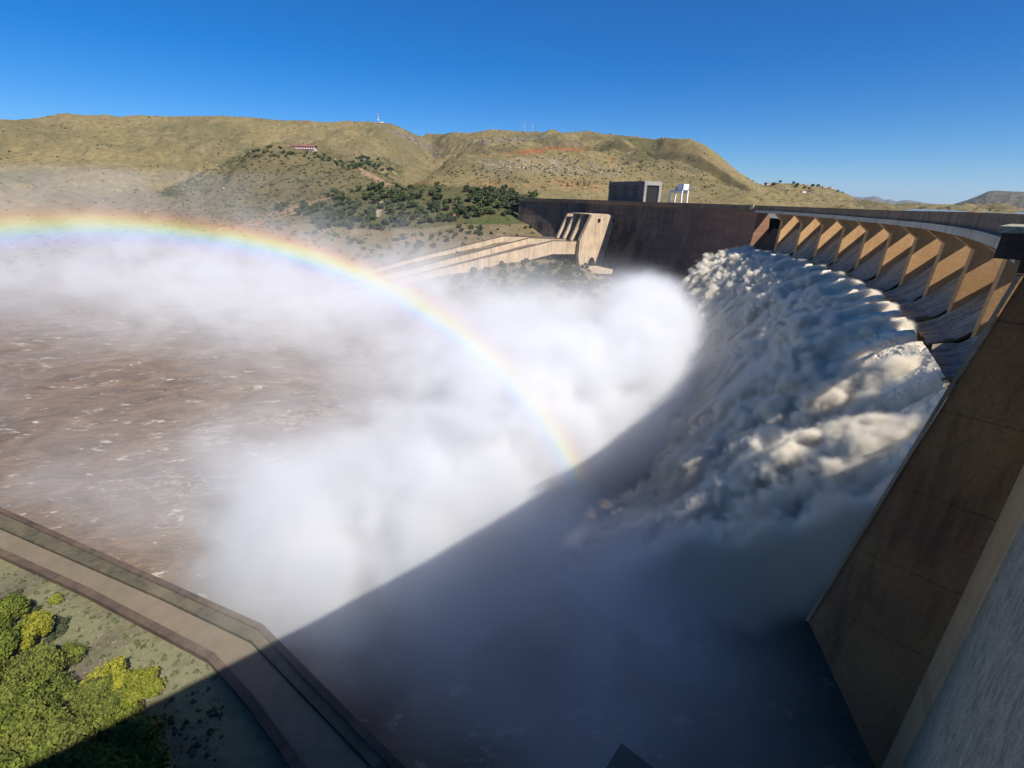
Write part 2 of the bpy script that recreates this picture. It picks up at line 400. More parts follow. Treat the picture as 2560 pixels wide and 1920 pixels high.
vh = np.interp(ph, [PH[6], PH[0]], [16.2, 17.4])+2.0*wob; vz0 = np.interp(ph, [PH[6], PH[0]], [-4.3, -2.4])+1.0*wob
rho = (R-3.2)-vh*tt; zz = (-20.4*hs(ph)+drop(ph))+vz0*tt-4.9*tt*tt
nb = smooth(PH[9]+.01, PH[10]-.02, -ph+2*0) if False else 1-smooth(PH[10]-.01, PH[9]+.02, ph)
lw = np.cumsum(np.r_[0, np.hypot(np.diff([4, 9, 17, 28, 47, 50]), np.diff([-25, -31, -41, -55, -76, -79]))]); tq = (tt[0]/tt[0, -1])*lw[-1]
pv = np.interp(tq, lw, [4, 9, 17, 28, 47, 50]); pz = np.interp(tq, lw, [-25, -31, -41, -55, -76, -79])
gk = np.hanning(41); gk /= gk.sum(); pv = np.convolve(np.pad(pv, 20, 'edge'), gk, 'valid'); pz = np.convolve(np.pad(pz, 20, 'edge'), gk, 'valid')
rho = rho*(1-nb)+(R+4.2-pv[None])*nb; zz = zz*(1-nb)+(pz[None]+.5)*nb
dist = np.cumsum(np.hypot(np.diff(rho, axis=1, prepend=rho[:, :1]), np.diff(zz, axis=1, prepend=zz[:, :1])), axis=1)
tr = np.gradient(rho, axis=1); tz = np.gradient(zz, axis=1); L = np.hypot(tr, tz)+1e-6; nr, nz = tz/L, -tr/L
edges = np.array([PHW]+PH); idx = np.clip(np.searchsorted(-edges, -ph[:, 0])-1, 0, 11)
loc = (ph[:, 0]-(edges[idx]+edges[idx+1])/2)/abs(DPH)*2
bay = (1-smooth(.72, .93, np.abs(loc)))[:, None]
k1 = 1-smooth(4, 30, dist)
S_ = sA+0*tt
q = np.stack([S_/11, dist/19, 0*S_+.3*dist/19], -1)
warp = fbm(q*.8+5, 3)
big = fbm(np.stack([S_/10+warp*.7, dist/17+warp*.6, 0*S_], -1), 2, bill=True)
mid = fbm(np.stack([S_/4.2+warp*1.3, dist/6.5-warp, 0*S_+2.2], -1), 3, bill=True)
fin = fbm(np.stack([S_/1.4+warp*3, dist/1.7, 0*S_+7.2+mid], -1), 4, bill=True, gain=.6)
amp = .15+.85*smooth(2, 38, dist)
rdg = np.cos(np.pi*loc)[:, None]+.55*perlin(np.stack([S_/5.5+warp*.4, dist/60, 0*S_+12], -1))
strk = fbm(np.stack([S_/3.0+warp*.5, dist/26, 0*S_+18], -1), 3, bill=True)
low_ = smooth(22, 55, dist)*(1-.8*nb)
def puffs(a, b, seed):
    """rounded bulbs on a jittered lattice"""
    ia, ib = np.floor(a).astype(int), np.floor(b).astype(int); best = np.full(a.shape, 9.)
    for da in (-1, 0, 1):
        for db in (-1, 0, 1):
            ca, cb = ia+da, ib+db; h = _perm[_perm[(ca+seed) & 255]+(cb & 255)]; h2 = _perm[h+31]
            dd = (ca+.1+.8*h/255.-a)**2+(cb+.1+.8*h2/255.-b)**2; best = np.minimum(best, dd*(.7+.6*_perm[h2+77]/255.))
    return np.sqrt(np.maximum(0, 1-np.minimum(best*1.5, 1)))
wa1 = perlin(np.stack([S_/6, dist/8, 0*S_+40], -1)); wb1 = perlin(np.stack([S_/6, dist/8, 0*S_+50], -1))
wa2 = perlin(np.stack([S_/1.7, dist/2.1, 0*S_+60], -1)); wb2 = perlin(np.stack([S_/1.7, dist/2.1, 0*S_+70], -1))
pf = 2.0*puffs(S_/5.6+wa1*.7, dist/8.5+wb1*.7, 3)+1.2*puffs(S_/2.5+wa1*1.2+wa2*.3, dist/3.3+wb1*1.2+wb2*.3, 11)+.85*puffs(S_/1.15+wa2*.8, dist/1.35+wb2*.8, 29)+.38*puffs(S_/.58+wa2*1.5, dist/.62+wb2*1.5, 57)
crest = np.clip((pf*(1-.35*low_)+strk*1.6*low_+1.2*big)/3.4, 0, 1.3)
disp = amp*(1.35*pf*(1-.45*low_)-1.4+big*3.4+mid*.8*(1-.6*low_)+strk*3.4*low_)+.35*puffs(S_/1.3+wa2, dist/2.0+wb2, 5)+k1*(bay*4.4-3.4)+(1-k1)*rdg*1.5*(1-.7*smooth(50, 90, dist))
side = fbm(np.stack([S_/5+9, dist/6, 0*S_+4], -1), 3)*amp*1.6+k1*0
jit = perlin(np.stack([S_/13, dist/9+30, 0*S_], -1))
disp = disp-6.5*amp-6*nb*smooth(10, 22, dist)
rho2 = rho+nr*disp; z2 = zz+nz*disp+jit*amp*1.2
ph2 = (S_+side)/R
V_ = arc(ph2, rho2, z2); V_[..., 2] = np.maximum(V_[..., 2], -77)
silt_shade = smooth(.18, .75, crest)[..., None]*.9+.1*(1-amp[..., None]); silt_shade = silt_shade*np.array([.96, .85, .66])+(1-silt_shade)*np.array([.40, .29, .17])  # silty troughs, their brown deepened to carry crevice shade
fq = grid_faces(nP, nT)[:, ::-1].copy(); kp = ~(((nb+0*dist > .2) & (dist > 22)) | ((nb+0*dist > .75) & (dist > 12))).ravel(); fq = fq[kp[fq].all(1)]      # there the falling spray itself is thick enough
mesh('falling_water', V_.reshape(-1, 3), fq, M_fall, fall, True, silt_shade.reshape(-1, 3))
# sheets sliding down the sills between the piers and leaving the lip as one jet per bay
for i in range(12):
    a = PHW if i == 0 else PH[i-1]; b = PH[i]
    if i == 0: continue
    pp = np.linspace(a-.0037, b+.0037, 44)[:, None]
    prof = np.array([(R+32, -9.0), (R+24, -8.7), (R+17, -8.5), (R+13, -9.6), (R+9, -13.6), (R+5.5, -17.6), (R+2.5, -20.2), (R-1, -21.4), (R-3.5, -21.6), (R-4.6, -22.1)][:8 if i > 8 else 10])
    cum = np.r_[0, np.cumsum(np.hypot(*np.diff(prof, axis=0).T))]; w = np.linspace(0, cum[-1], 90)
    rr = np.interp(w, cum, prof[:, 0])[None]; zr = np.interp(w, cum, prof[:, 1])[None]
    x = np.abs((pp-(a+b)/2)/DPH*2)
    n = fbm(np.stack([pp*R/1.1+0*rr, w[None]/7+0*pp, 0*pp+0*rr+i], -1), 4)
    edge = smooth(.80, .88, x)*.9*smooth(8, 30, w)[None]
    up = n*.45*(.3+smooth(10, 40, w)[None])+edge
    Vb = DP(pp+0*rr, rr+0*pp, 0)
    Vb[..., 2] += zr*hs(pp)+up
    mesh('spillway_sheet', Vb.reshape(-1, 3), grid_faces(44, 90)[:, ::-1].copy(), M_chute, fall, True)

# ------------------------------------------------------------------ river, reservoir
def river_mat():
    m = MT('silty_river', .28); m.b.inputs['Specular IOR Level'].default_value = .4
    w = m.noise(.09, 9, .72, sc=(.8, 1.1, 1), dist=.9); f1 = m.noise(.19, 9, .72, sc=(.6, 1.1, 1), dist=.35); patch = m.noise(.013, 4, .6)
    d = m.n('ShaderNodeVectorMath', operation='DISTANCE'); m.l(m.geo.outputs['Position'], d.inputs[0]); d.inputs[1].default_value = (-75, 150, -75)
    near = m.math('SUBTRACT', 1.0, m.math('DIVIDE', d.outputs['Value'], 105.0)); near.node.use_clamp = True
    rid = m.math('ABSOLUTE', m.math('SUBTRACT', f1, .5))
    wid = m.math('MULTIPLY_ADD', near, .035, .012)
    line = m.math('SUBTRACT', 1.0, m.math('DIVIDE', rid, wid)); line.node.use_clamp = True
    pm = m.ramp(m.math('ADD', patch, m.math('MULTIPLY', near, .30)), [(.60, 0.), (.78, 1.)])
    foam = m.math('MULTIPLY', line, pm)
    c = m.mix(m.ramp(w, [(.38, 0.), (.62, 1.)]), (.115, .072, .038), (.23, .15, .085))
    brk = m.ramp(m.noise(.06, 5, .7, sc=(.6, 1.2, 1)), [(.46, 0.), (.58, 1.)]); caps = m.ramp(m.noise(.22, 7, .75, sc=(.7, 1.3, 1)), [(.585, 0.), (.64, .75)])
    c = m.mix(m.math('MULTIPLY', m.math('MULTIPLY', foam, brk), .65), c, (.60, .51, .40)); c = m.mix(caps, c, (.62, .55, .45))
    m.bump(m.noise(.30, 8, .68, sc=(.8, 1.2, 1)), 1.0, 1.4); return m.col(c)
xs = np.linspace(-1500, 220, 240); ys = np.linspace(-120, 760, 200)
X, Y = np.meshgrid(xs, ys, indexing='ij')
cr = fbm(np.stack([X/14, Y/9, 0*X], -1), 4, bill=True)*1.2*np.exp(-((X+20)**2+(Y-150)**2)/140**2)+fbm(np.stack([X/20, Y/12, 0*X], -1), 4, gain=.6)*.9
mesh('river', np.stack([X, Y, -75+cr], -1).reshape(-1, 3), grid_faces(240, 200), river_mat(), None, True)['kind'] = 'structure'
M_res = MT('reservoir_water', .12); M_res.b.inputs['Specular IOR Level'].default_value = .5; M_res.bump(M_res.noise(.3, 4), .3, .2); M_res = M_res.col((.10, .09, .07))
mb = MB(); aa = np.linspace(PHI0-.45, PHF+.1, 60)
vv = np.concatenate([arc(aa, R+14, -9.8), arc(aa, R+2600, -9.8)]); mesh('reservoir', vv, [[i, i+60, i+61, i+1] for i in range(59)], M_res)['kind'] = 'structure'

# ------------------------------------------------------------------ terrain
NA, NR = 900, 620
azs = np.radians(np.linspace(-52, 54, NA))
def line(pts, mode='px'):
    pts = np.array(pts, float); q = P(pts[:, 0], pts[:, 1], pts[:, 2])
    a = np.arctan2(q[:, 0], q[:, 1]); o = np.argsort(a)
    return np.interp(azs, a[o], pts[o, 2]), np.interp(azs, a[o], (q[:, 2]/pts[:, 2])[o])
def az_px(x, y=480): d = ray(x, y); return math.atan2(d[0], d[1])
def smooth1(a, n):
    k = np.hanning(n*2+1); k /= k.sum(); return np.convolve(np.pad(a, n, 'edge'), k, 'valid')
def zline(pts):   # (px, py) on the river plane
    pts = np.array(pts, float); q = PZ(pts[:, 0], pts[:, 1], -75.); a = np.arctan2(q[:, 0], q[:, 1]); o = np.argsort(a); r = np.hypot(q[:, 0], q[:, 1])
    return np.interp(azs, a[o], r[o]), np.full(NA, -77.5)/np.interp(azs, a[o], r[o])
LN = []
r0, z0 = zline([(-300, 700), (0, 700), (400, 712), (700, 735), (900, 765), (1150, 800), (1450, 800), (1560, 775), (1640, 745), (1700, 742), (2600, 742)])
LN.append((r0*.55, z0*1.04/.55)); LN.append((r0, z0))
LN.append(line([(-300, 655, 600), (0, 655, 590), (400, 660, 540), (700, 690, 480), (900, 730, 420), (1050, 715, 415), (1250, 672, 455), (1400, 655, 482), (1490, 672, 490), (1545, 705, 480), (1600, 745, 470), (1700, 742, 480), (2600, 742, 480)]))
LN.append(line([(-300, 605, 720), (0, 605, 720), (300, 600, 690), (500, 590, 650), (700, 590, 600), (830, 655, 505), (950, 655, 500), (1100, 625, 520), (1250, 603, 545), (1345, 600, 575), (1400, 640, 560), (1500, 690, 560), (1600, 740, 560), (2600, 700, 560)]))
LN.append(line([(-300, 560, 880), (0, 560, 880), (300, 555, 840), (500, 548, 780), (640, 558, 690), (760, 568, 650), (900, 588, 610), (1000, 592, 600), (1150, 580, 605), (1250, 568, 610), (1330, 566, 640), (1400, 600, 650), (1500, 620, 680), (1700, 620, 680), (2600, 620, 680)]))
LN.append(line([(-300, 535, 1010), (0, 535, 1010), (300, 528, 960), (500, 522, 900), (650, 510, 830), (760, 500, 790), (850, 492, 760), (1000, 488, 750), (1100, 490, 730), (1250, 495, 720), (1320, 500, 720), (1400, 508, 760), (1600, 512, 820), (1900, 520, 900), (2300, 530, 1000), (2600, 536, 1000)]))
LN.append(line([(-300, 430, 1400), (0, 450, 1300), (200, 480, 1200), (300, 492, 1130), (407, 492, 1050), (508, 460, 1050), (570, 425, 1060), (622, 395, 1080), (700, 374, 1100), (790, 381, 1100), (850, 393, 1090), (900, 405, 1080), (960, 440, 1000), (1010, 466, 950), (1034, 457, 1000), (1070, 436, 1060), (1099, 419, 1100), (1143, 388, 1200), (1215, 362, 1300), (1300, 362, 1300), (1450, 375, 1270), (1550, 390, 1230), (1640, 400, 1180), (1693, 405, 1150), (1800, 452, 1100), (1900, 485, 1050), (2000, 500, 1150), (2174, 517, 1300), (2300, 528, 1300), (2600, 538, 1300)]))
L5r, L5z = LN[-1]
pxa = [az_px(x) for x in (-300, 200, 350, 430, 700, 900, 1000, 1050, 1150, 1250, 1350, 1500, 1693, 1900, 2600)]
dz = np.interp(azs, pxa, [22, 15, 0, -20, -42, -45, -20, -32, -42, -12, 8, 10, 12, -2, -2])
LN.append((L5r+130, (L5z*L5r+dz)/(L5r+130)))
LN.append(line([(-300, 375, 1650), (0, 378, 1620), (300, 368, 1620), (600, 350, 1650), (800, 343, 1650), (950, 350, 1650), (1040, 385, 1700), (1080, 405, 1720), (1150, 372, 1700), (1215, 350, 1550), (1400, 348, 1450), (1550, 360, 1360), (1640, 378, 1290), (1693, 374, 1250), (1756, 392, 1210), (1835, 440, 1180), (1900, 476, 1150), (1990, 488, 1500), (2090, 495, 1700), (2174, 514, 1800), (2300, 518, 2000), (2600, 528, 2000)]))
SK = [(-300, 310, 2000), (0, 299, 2000), (60, 297, 2000), (114, 291, 2000), (163, 285, 2000), (216, 289, 2000), (260, 287, 2000), (301, 294, 2000), (400, 292, 2000), (488, 290, 2000), (610, 295, 2000), (734, 302, 2000), (799, 306, 2000), (860, 305, 1980), (925, 304, 1960), (962, 308, 1950), (1005, 321, 1950), (1048, 341, 2050), (1067, 345, 2300), (1090, 340, 2200), (1121, 332, 2000), (1215, 330, 1900), (1300, 329, 1850), (1377, 332, 1800), (1471, 333, 1750), (1535, 340, 1540), (1582, 339, 1490), (1639, 347, 1410), (1665, 344, 1370), (1693, 343, 1330), (1725, 346, 1320), (1756, 358, 1310), (1788, 379, 1310), (1835, 417, 1310), (1883, 453, 1320), (1915, 468, 1500), (1945, 466, 2100), (1992, 468, 2200), (2040, 464, 2200), (2075, 468, 2200), (2109, 480, 2200), (2144, 498, 2200), (2174, 510, 2200), (2250, 512, 2300), (2400, 514, 2400), (2600, 522, 2400)]
LN.append(line(SK))
skr, skz = LN[-1]; LN.append((skr*1.12, (skz*skr-25)/skr/1.12)); LN.append((skr*1.5, -60/skr/1.5)); LN.append((np.full(NA, 4200.), np.full(NA, -60/4200.)))
LR = np.array([smooth1(a, 14) for a, b in LN]); LT = np.array([smooth1(b, 2) for a, b in LN])
for i in range(1, len(LR)): LR[i] = np.maximum(LR[i], LR[i-1]+12)
LZ = LT*LR
def pchip(x, y, xq):
    h = np.diff(x); d = np.diff(y)/h; m = np.zeros_like(y)
    w = np.where(d[:-1]*d[1:] > 0, 2*d[:-1]*d[1:]/(d[:-1]+d[1:]+1e-12), 0); m[1:-1] = w
    i = np.clip(np.searchsorted(x, xq)-1, 0, len(x)-2); t = np.clip((xq-x[i])/h[i], 0, 1)
    return (2*t**3-3*t*t+1)*y[i]+(t**3-2*t*t+t)*h[i]*m[i]+(-2*t**3+3*t*t)*y[i+1]+(t**3-t*t)*h[i]*m[i+1]
# row radii follow the control lines so that every ridge keeps its own rows
cnt = [10, 26, 40, 50, 60, 110, 36, 110, 110, 24, 24, 19]; nrow = sum(cnt)+1
RR = np.zeros((NA, nrow)); k = 0
for i, c in enumerate(cnt):
    t = np.arange(c)/c; RR[:, k:k+c] = LR[i][:, None]+(LR[i+1]-LR[i])[:, None]*t; k += c
RR[:, -1] = LR[-1]
HH = np.stack([pchip(LR[:, i], LZ[:, i], RR[i]) for i in range(NA)])
AA = azs[:, None]+0*RR; TX, TY = RR*np.sin(AA), RR*np.cos(AA)
Q = np.stack([TX, TY, 0*TX], -1)
far = smooth(650, 1300, RR); low = smooth(-76, -70, HH)
gul = fbm(Q/170+3, 4, bill=True); det = fbm(Q/38, 5); sky_fade = 1-.75*np.exp(-((RR-skr[:, None])/130)**2)
HH = HH+low*((gul-.55)*(6+26*far)*sky_fade+det*(1.2+2.6*far)*sky_fade)
# rock bands: steps cut into the upper slopes
def pxband(x0, x1, r_lo, amp, h): pass
COLA, SKR = TX, skr
slope = np.gradient(HH, axis=1)/np.maximum(np.gradient(RR, axis=1), .1)
def terrain_z(x, y):
    r = math.hypot(x, y); a = math.atan2(x, y); i = (a-azs[0])/(azs[1]-azs[0])
    i = min(max(i, 0), NA-1.001); i0 = int(i); f = i-i0
    return float(np.interp(r, RR[i0], HH[i0])*(1-f)+np.interp(r, RR[i0+1], HH[i0+1])*f)
def hit(x, y, r0=300, r1=2400):
    d = ray(x, y); h = math.hypot(d[0], d[1]); a = math.atan2(d[0], d[1]); i = int(round(min(max((a-azs[0])/(azs[1]-azs[0]), 0), NA-1)))
    rr, hh = RR[i], HH[i]; el = d[2]/h*rr; m = (el < hh) & (rr > r0) & (rr < r1)
    if not m.any(): return None
    j = int(np.argmax(m)); r = rr[j]; return np.array([d[0]/h*r, d[1]/h*r, hh[j]])
# pixel position of each terrain point, used only to give ground cover its own place on the hills
Wp = np.stack([TX, TY, HH], -1) @ M3; PXm = 1280-F*Wp[..., 0]/Wp[..., 2]; PYm = 960+F*Wp[..., 1]/Wp[..., 2]
def region(poly):
    poly = np.array(poly, float); ins = np.zeros(TX.shape, bool); n = len(poly)
    for i in range(n):
        (x1, y1), (x2, y2) = poly[i], poly[(i+1) % n]
        c = ((y1 > PYm) != (y2 > PYm)) & (PXm < (x2-x1)*(PYm-y1)/(y2-y1+1e-9)+x1); ins ^= c
    return ins & (Wp[..., 2] < 0)
def soft(m, n=2):
    m = m.astype(float)
    for _ in range(n): m = (m+np.roll(m, 1, 0)+np.roll(m, -1, 0)+np.roll(m, 1, 1)+np.roll(m, -1, 1))/5
    return m
n1 = fbm(Q/60+11, 5); n2 = fbm(Q/14+5, 4); n3 = fbm(Q/260+8, 3)
col = np.zeros(TX.shape+(3,))
grass = np.array([.215, .168, .078]); olive = np.array([.145, .122, .060]); tan = np.array([.26, .19, .105]); red = np.array([.27, .11, .045]); rock = np.array([.20, .17, .14]); dgreen = np.array([.05, .06, .022])
def lay(c, w): 
    global col
    w = np.clip(w, 0, 1)[..., None]; col = col*(1-w)+np.array(c)*w
lay(grass, 1+0*TX); lay(olive, smooth(-.25, .35, n3+n1*.5)); lay(tan, smooth(.1, .55, n1+.2*n2)*.5)
nearland = (1-smooth(640, 800, RR)); lay((.17, .13, .07), nearland*.8); lay((.22, .165, .10), nearland*smooth(-.1, .4, n1+n2*.5))
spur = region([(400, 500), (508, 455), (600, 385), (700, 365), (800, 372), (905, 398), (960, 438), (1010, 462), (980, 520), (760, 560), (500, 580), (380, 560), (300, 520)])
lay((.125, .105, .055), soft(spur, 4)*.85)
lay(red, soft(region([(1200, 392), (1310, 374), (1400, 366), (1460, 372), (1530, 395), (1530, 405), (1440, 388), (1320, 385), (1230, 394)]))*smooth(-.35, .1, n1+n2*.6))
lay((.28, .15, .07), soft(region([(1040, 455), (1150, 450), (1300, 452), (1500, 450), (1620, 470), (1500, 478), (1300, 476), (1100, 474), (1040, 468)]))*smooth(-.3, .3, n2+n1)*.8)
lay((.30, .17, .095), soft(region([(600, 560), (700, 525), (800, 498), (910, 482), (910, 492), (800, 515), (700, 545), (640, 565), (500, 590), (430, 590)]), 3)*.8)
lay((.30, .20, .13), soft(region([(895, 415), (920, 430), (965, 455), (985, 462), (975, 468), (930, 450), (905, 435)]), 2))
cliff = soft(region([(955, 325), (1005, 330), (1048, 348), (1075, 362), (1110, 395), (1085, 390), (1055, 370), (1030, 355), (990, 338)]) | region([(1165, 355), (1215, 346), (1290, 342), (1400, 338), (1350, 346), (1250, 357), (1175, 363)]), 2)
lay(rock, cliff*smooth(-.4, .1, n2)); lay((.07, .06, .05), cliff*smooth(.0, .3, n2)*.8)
lay((.24, .20, .16), soft(region([(1180, 400), (1400, 395), (1550, 420), (1560, 440), (1350, 435), (1200, 425)]), 3)*smooth(-.05, .3, n2)*.7)
lay((.10, .16, .04), soft(region([(1160, 553), (1270, 536), (1330, 538), (1325, 553), (1240, 560), (1165, 562)]), 2))
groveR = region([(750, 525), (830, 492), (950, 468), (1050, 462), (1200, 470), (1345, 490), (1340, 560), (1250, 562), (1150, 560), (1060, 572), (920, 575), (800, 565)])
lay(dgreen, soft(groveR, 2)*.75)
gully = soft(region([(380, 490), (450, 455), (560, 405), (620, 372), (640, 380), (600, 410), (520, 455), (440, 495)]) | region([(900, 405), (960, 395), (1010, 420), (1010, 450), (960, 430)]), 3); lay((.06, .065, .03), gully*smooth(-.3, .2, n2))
lay((.07, .075, .03), soft(region([(1560, 345), (1660, 350), (1630, 400), (1600, 405), (1590, 370)]), 3)*.7)
lay((.36, .28, .20), soft(region([(935, 530), (950, 505), (962, 500), (955, 520), (948, 545), (938, 545)]), 1))
def hill_mat(name='hillside', attr=True):
    m = MT(name, 1.0); m.b.inputs['Specular IOR Level'].default_value = 0
    at = m.n('ShaderNodeAttribute', attribute_name='tint'); a = m.noise(.09, 6, .65, sc=(1, 1, 1.6)); b = m.noise(.45, 5, .65)
    v = m.ramp(a, [(.40, 0.), (.62, 1.)])
    c = m.mix(m.math('MULTIPLY', v, .55), at.outputs['Color'], (.085, .070, .036))
    c = m.mix(m.ramp(b, [(.52, 0.), (.75, .45)]), c, (.30, .24, .13))
    m.bump(b, .8, 1.2); return m.col(c)
M_hill = hill_mat()
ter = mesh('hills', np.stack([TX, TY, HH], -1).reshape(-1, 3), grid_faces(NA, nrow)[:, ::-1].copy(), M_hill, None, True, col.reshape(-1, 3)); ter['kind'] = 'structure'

# ------------------------------------------------------------------ spray: one drifting volume, density set by fields
class GN:
    def __init__(s, name):
        s.g = bpy.data.node_groups.new(name, 'GeometryNodeTree')
        s.g.interface.new_socket('Geometry', in_out='INPUT', socket_type='NodeSocketGeometry')
        s.g.interface.new_socket('Geometry', in_out='OUTPUT', socket_type='NodeSocketGeometry')
        s.out = s.g.nodes.new('NodeGroupOutput'); s.pos = s.g.nodes.new('GeometryNodeInputPosition').outputs[0]
        sp = s.g.nodes.new('ShaderNodeSeparateXYZ'); s.l(s.pos, sp.inputs[0]); s.x, s.y, s.z = sp.outputs
    def l(s, a, b): s.g.links.new(a, b)
    def m(s, op, a, b=0.0, c=None, clamp=False):
        q = s.g.nodes.new('ShaderNodeMath'); q.operation = op; q.use_clamp = clamp
        for i, v in enumerate((a, b, c)):
            if v is None: continue
            if isinstance(v, (int, float)): q.inputs[i].default_value = float(v)
            else: s.l(v, q.inputs[i])
        return q.outputs[0]
    def mr(s, v, a, b, c=0., d=1.):
        q = s.g.nodes.new('ShaderNodeMapRange'); q.interpolation_type = 'SMOOTHSTEP'
        if isinstance(v, (int, float)): q.inputs[0].default_value = v
        else: s.l(v, q.inputs[0])
        for i, k in enumerate((a, b, c, d)):
            if isinstance(k, (int, float)): q.inputs[i+1].default_value = k
            else: s.l(k, q.inputs[i+1])
        return q.outputs[0]
    def noise(s, scale, detail, rough=.55, sc=(1, 1, 1), dist=0., off=(0, 0, 0)):
        v = s.g.nodes.new('ShaderNodeVectorMath'); v.operation = 'MULTIPLY_ADD'; s.l(s.pos, v.inputs[0]); v.inputs[1].default_value = sc; v.inputs[2].default_value = off
        q = s.g.nodes.new('ShaderNodeTexNoise'); q.inputs['Scale'].default_value = scale; q.inputs['Detail'].default_value = detail
        q.inputs['Roughness'].default_value = rough; q.inputs['Distortion'].default_value = dist; s.l(v.outputs[0], q.inputs['Vector']); return q.outputs[0]
    def blob(s, c, r, amp, rot=0.):
        ca, sa = math.cos(rot), math.sin(rot)
        dx = s.m('SUBTRACT', s.x, c[0]); dy = s.m('SUBTRACT', s.y, c[1]); dz = s.m('DIVIDE', s.m('SUBTRACT', s.z, c[2]), r[2])
        u = s.m('DIVIDE', s.m('ADD', s.m('MULTIPLY', dx, ca), s.m('MULTIPLY', dy, sa)), r[0]); v = s.m('DIVIDE', s.m('SUBTRACT', s.m('MULTIPLY', dy, ca), s.m('MULTIPLY', dx, sa)), r[1])
        q = s.m('MULTIPLY_ADD', u, u, s.m('MULTIPLY_ADD', v, v, s.m('MULTIPLY', dz, dz)))
        return s.m('MULTIPLY', s.m('EXPONENT', s.m('MULTIPLY', q, -1.0)), amp)
def mist_tree():
    g = GN('spray_field')
    dx = g.m('SUBTRACT', g.x, C[0]); dy = g.m('SUBTRACT', g.y, C[1])
    rho = g.m('SQRT', g.m('MULTIPLY_ADD', dx, dx, g.m('MULTIPLY', dy, dy))); ph = g.m('ARCTAN2', dy, dx)
    n1 = g.noise(1/44., 5, .58, sc=(1, 1, 1.2), dist=.8); n2 = g.noise(1/15., 4, .6, off=(31, 7, 5), dist=.5)
    # where the water lands: a thick bank of white spray
    win = g.m('MULTIPLY', g.mr(ph, -.95, -.80), g.mr(ph, .04, -.10)); win2 = g.m('MULTIPLY', g.mr(ph, -.90, -.70), g.mr(ph, -.02, -.25))
    rr = g.m('DIVIDE', g.m('SUBTRACT', rho, 360.), 17.)
    inner = g.m('EXPONENT', g.m('MULTIPLY', g.m('MULTIPLY', rr, rr), -1.))
    wide = g.m('MULTIPLY', g.mr(rho, 288., 354.), g.mr(rho, 380., 364.))
    top = g.m('MULTIPLY_ADD', g.m('SUBTRACT', n1, .5), 82., g.m('ADD', g.m('MULTIPLY_ADD', g.mr(rho, 230., 370.), 12., -61.), g.mr(ph, -.55, -.22, 0., -13.)))
    lay_ = g.m('MULTIPLY', wide, g.mr(g.z, g.m('ADD', top, 4.), g.m('SUBTRACT', top, 7.)))
    core = g.m('MULTIPLY', win, g.m('MULTIPLY_ADD', g.m('MULTIPLY', inner, g.mr(rho, 386., 370.)), g.m('MULTIPLY', g.mr(g.z, -38., -62.), .15), g.m('MULTIPLY', g.m('MULTIPLY', lay_, win2), .085)))
    def side(p, q_):      # signed distance, river side positive
        e = np.array(q_[:2])-np.array(p[:2]); nn_ = np.array([e[1], -e[0]])/np.linalg.norm(e); nn_ *= 1 if nn_@(np.array([-100., 250.])-p[:2]) > 0 else -1
        return g.m('MULTIPLY_ADD', g.x, float(nn_[0]), g.m('MULTIPLY_ADD', g.y, float(nn_[1]), float(-(nn_@p[:2]))))
    kx = [PZ(np.array(float(x)), np.array(float(y)), -62.) for x, y in ((0, 1272), (655, 1566), (1000, 1916))]
    land = g.mr(g.m('MAXIMUM', side(kx[0], kx[1]), side(kx[1], kx[2])), -4., 13., .05, 1.)
    thick = g.m('MULTIPLY', core, g.m('MULTIPLY', g.mr(n2, .40, .56, .03, 1.7), land))
    blobs = [((-260, 360, -64), (190, 65, 29), .013, .0), ((-115, 290, -66), (95, 66, 17), .024, -.2), ((45, 350, -75), (60, 45, 8), .010, 0), ((-92, 92, -71), (70, 26, 11), .010, .45),
             ((-260, 110, -72), (150, 45, 12), .0022, .3), ((-14, 60, -68), (30, 36, 22), .018, .7), ((-330, 330, -15), (210, 130, 75), .0012, 0), ((-150, 260, -60), (240, 190, 40), .0003, 0), ((12, 195, -68), (55, 80, 20), .040, .2), (tuple(UV(50, 40, -64)), (24, 20, 13), .06, .0)]
    tot = None
    for b in blobs:
        v = g.blob(*b); tot = v if tot is None else g.m('ADD', tot, v)
    wisp = g.m('MULTIPLY', g.mr(n1, .32, .64, .08, 1.8), g.mr(n2, .3, .66, .35, 1.6))
    wisp = g.m('MULTIPLY', wisp, land)
    d = g.m('MAXIMUM', g.m('SUBTRACT', g.m('MULTIPLY_ADD', tot, wisp, thick), .00025), 0.)
    vc = g.g.nodes.new('GeometryNodeVolumeCube'); g.l(d, vc.inputs['Density'])
    lo, hi = (-560, 20, -76), (150, 520, 10); st = 2.4
    vc.inputs['Min'].default_value = lo; vc.inputs['Max'].default_value = hi
    for k, nme in enumerate(('Resolution X', 'Resolution Y', 'Resolution Z')): vc.inputs[nme].default_value = int((hi[k]-lo[k])/(st if k < 2 else 2.2))
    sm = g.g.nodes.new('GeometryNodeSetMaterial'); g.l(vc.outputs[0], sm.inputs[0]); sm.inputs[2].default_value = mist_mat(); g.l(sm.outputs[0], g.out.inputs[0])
    return g.g
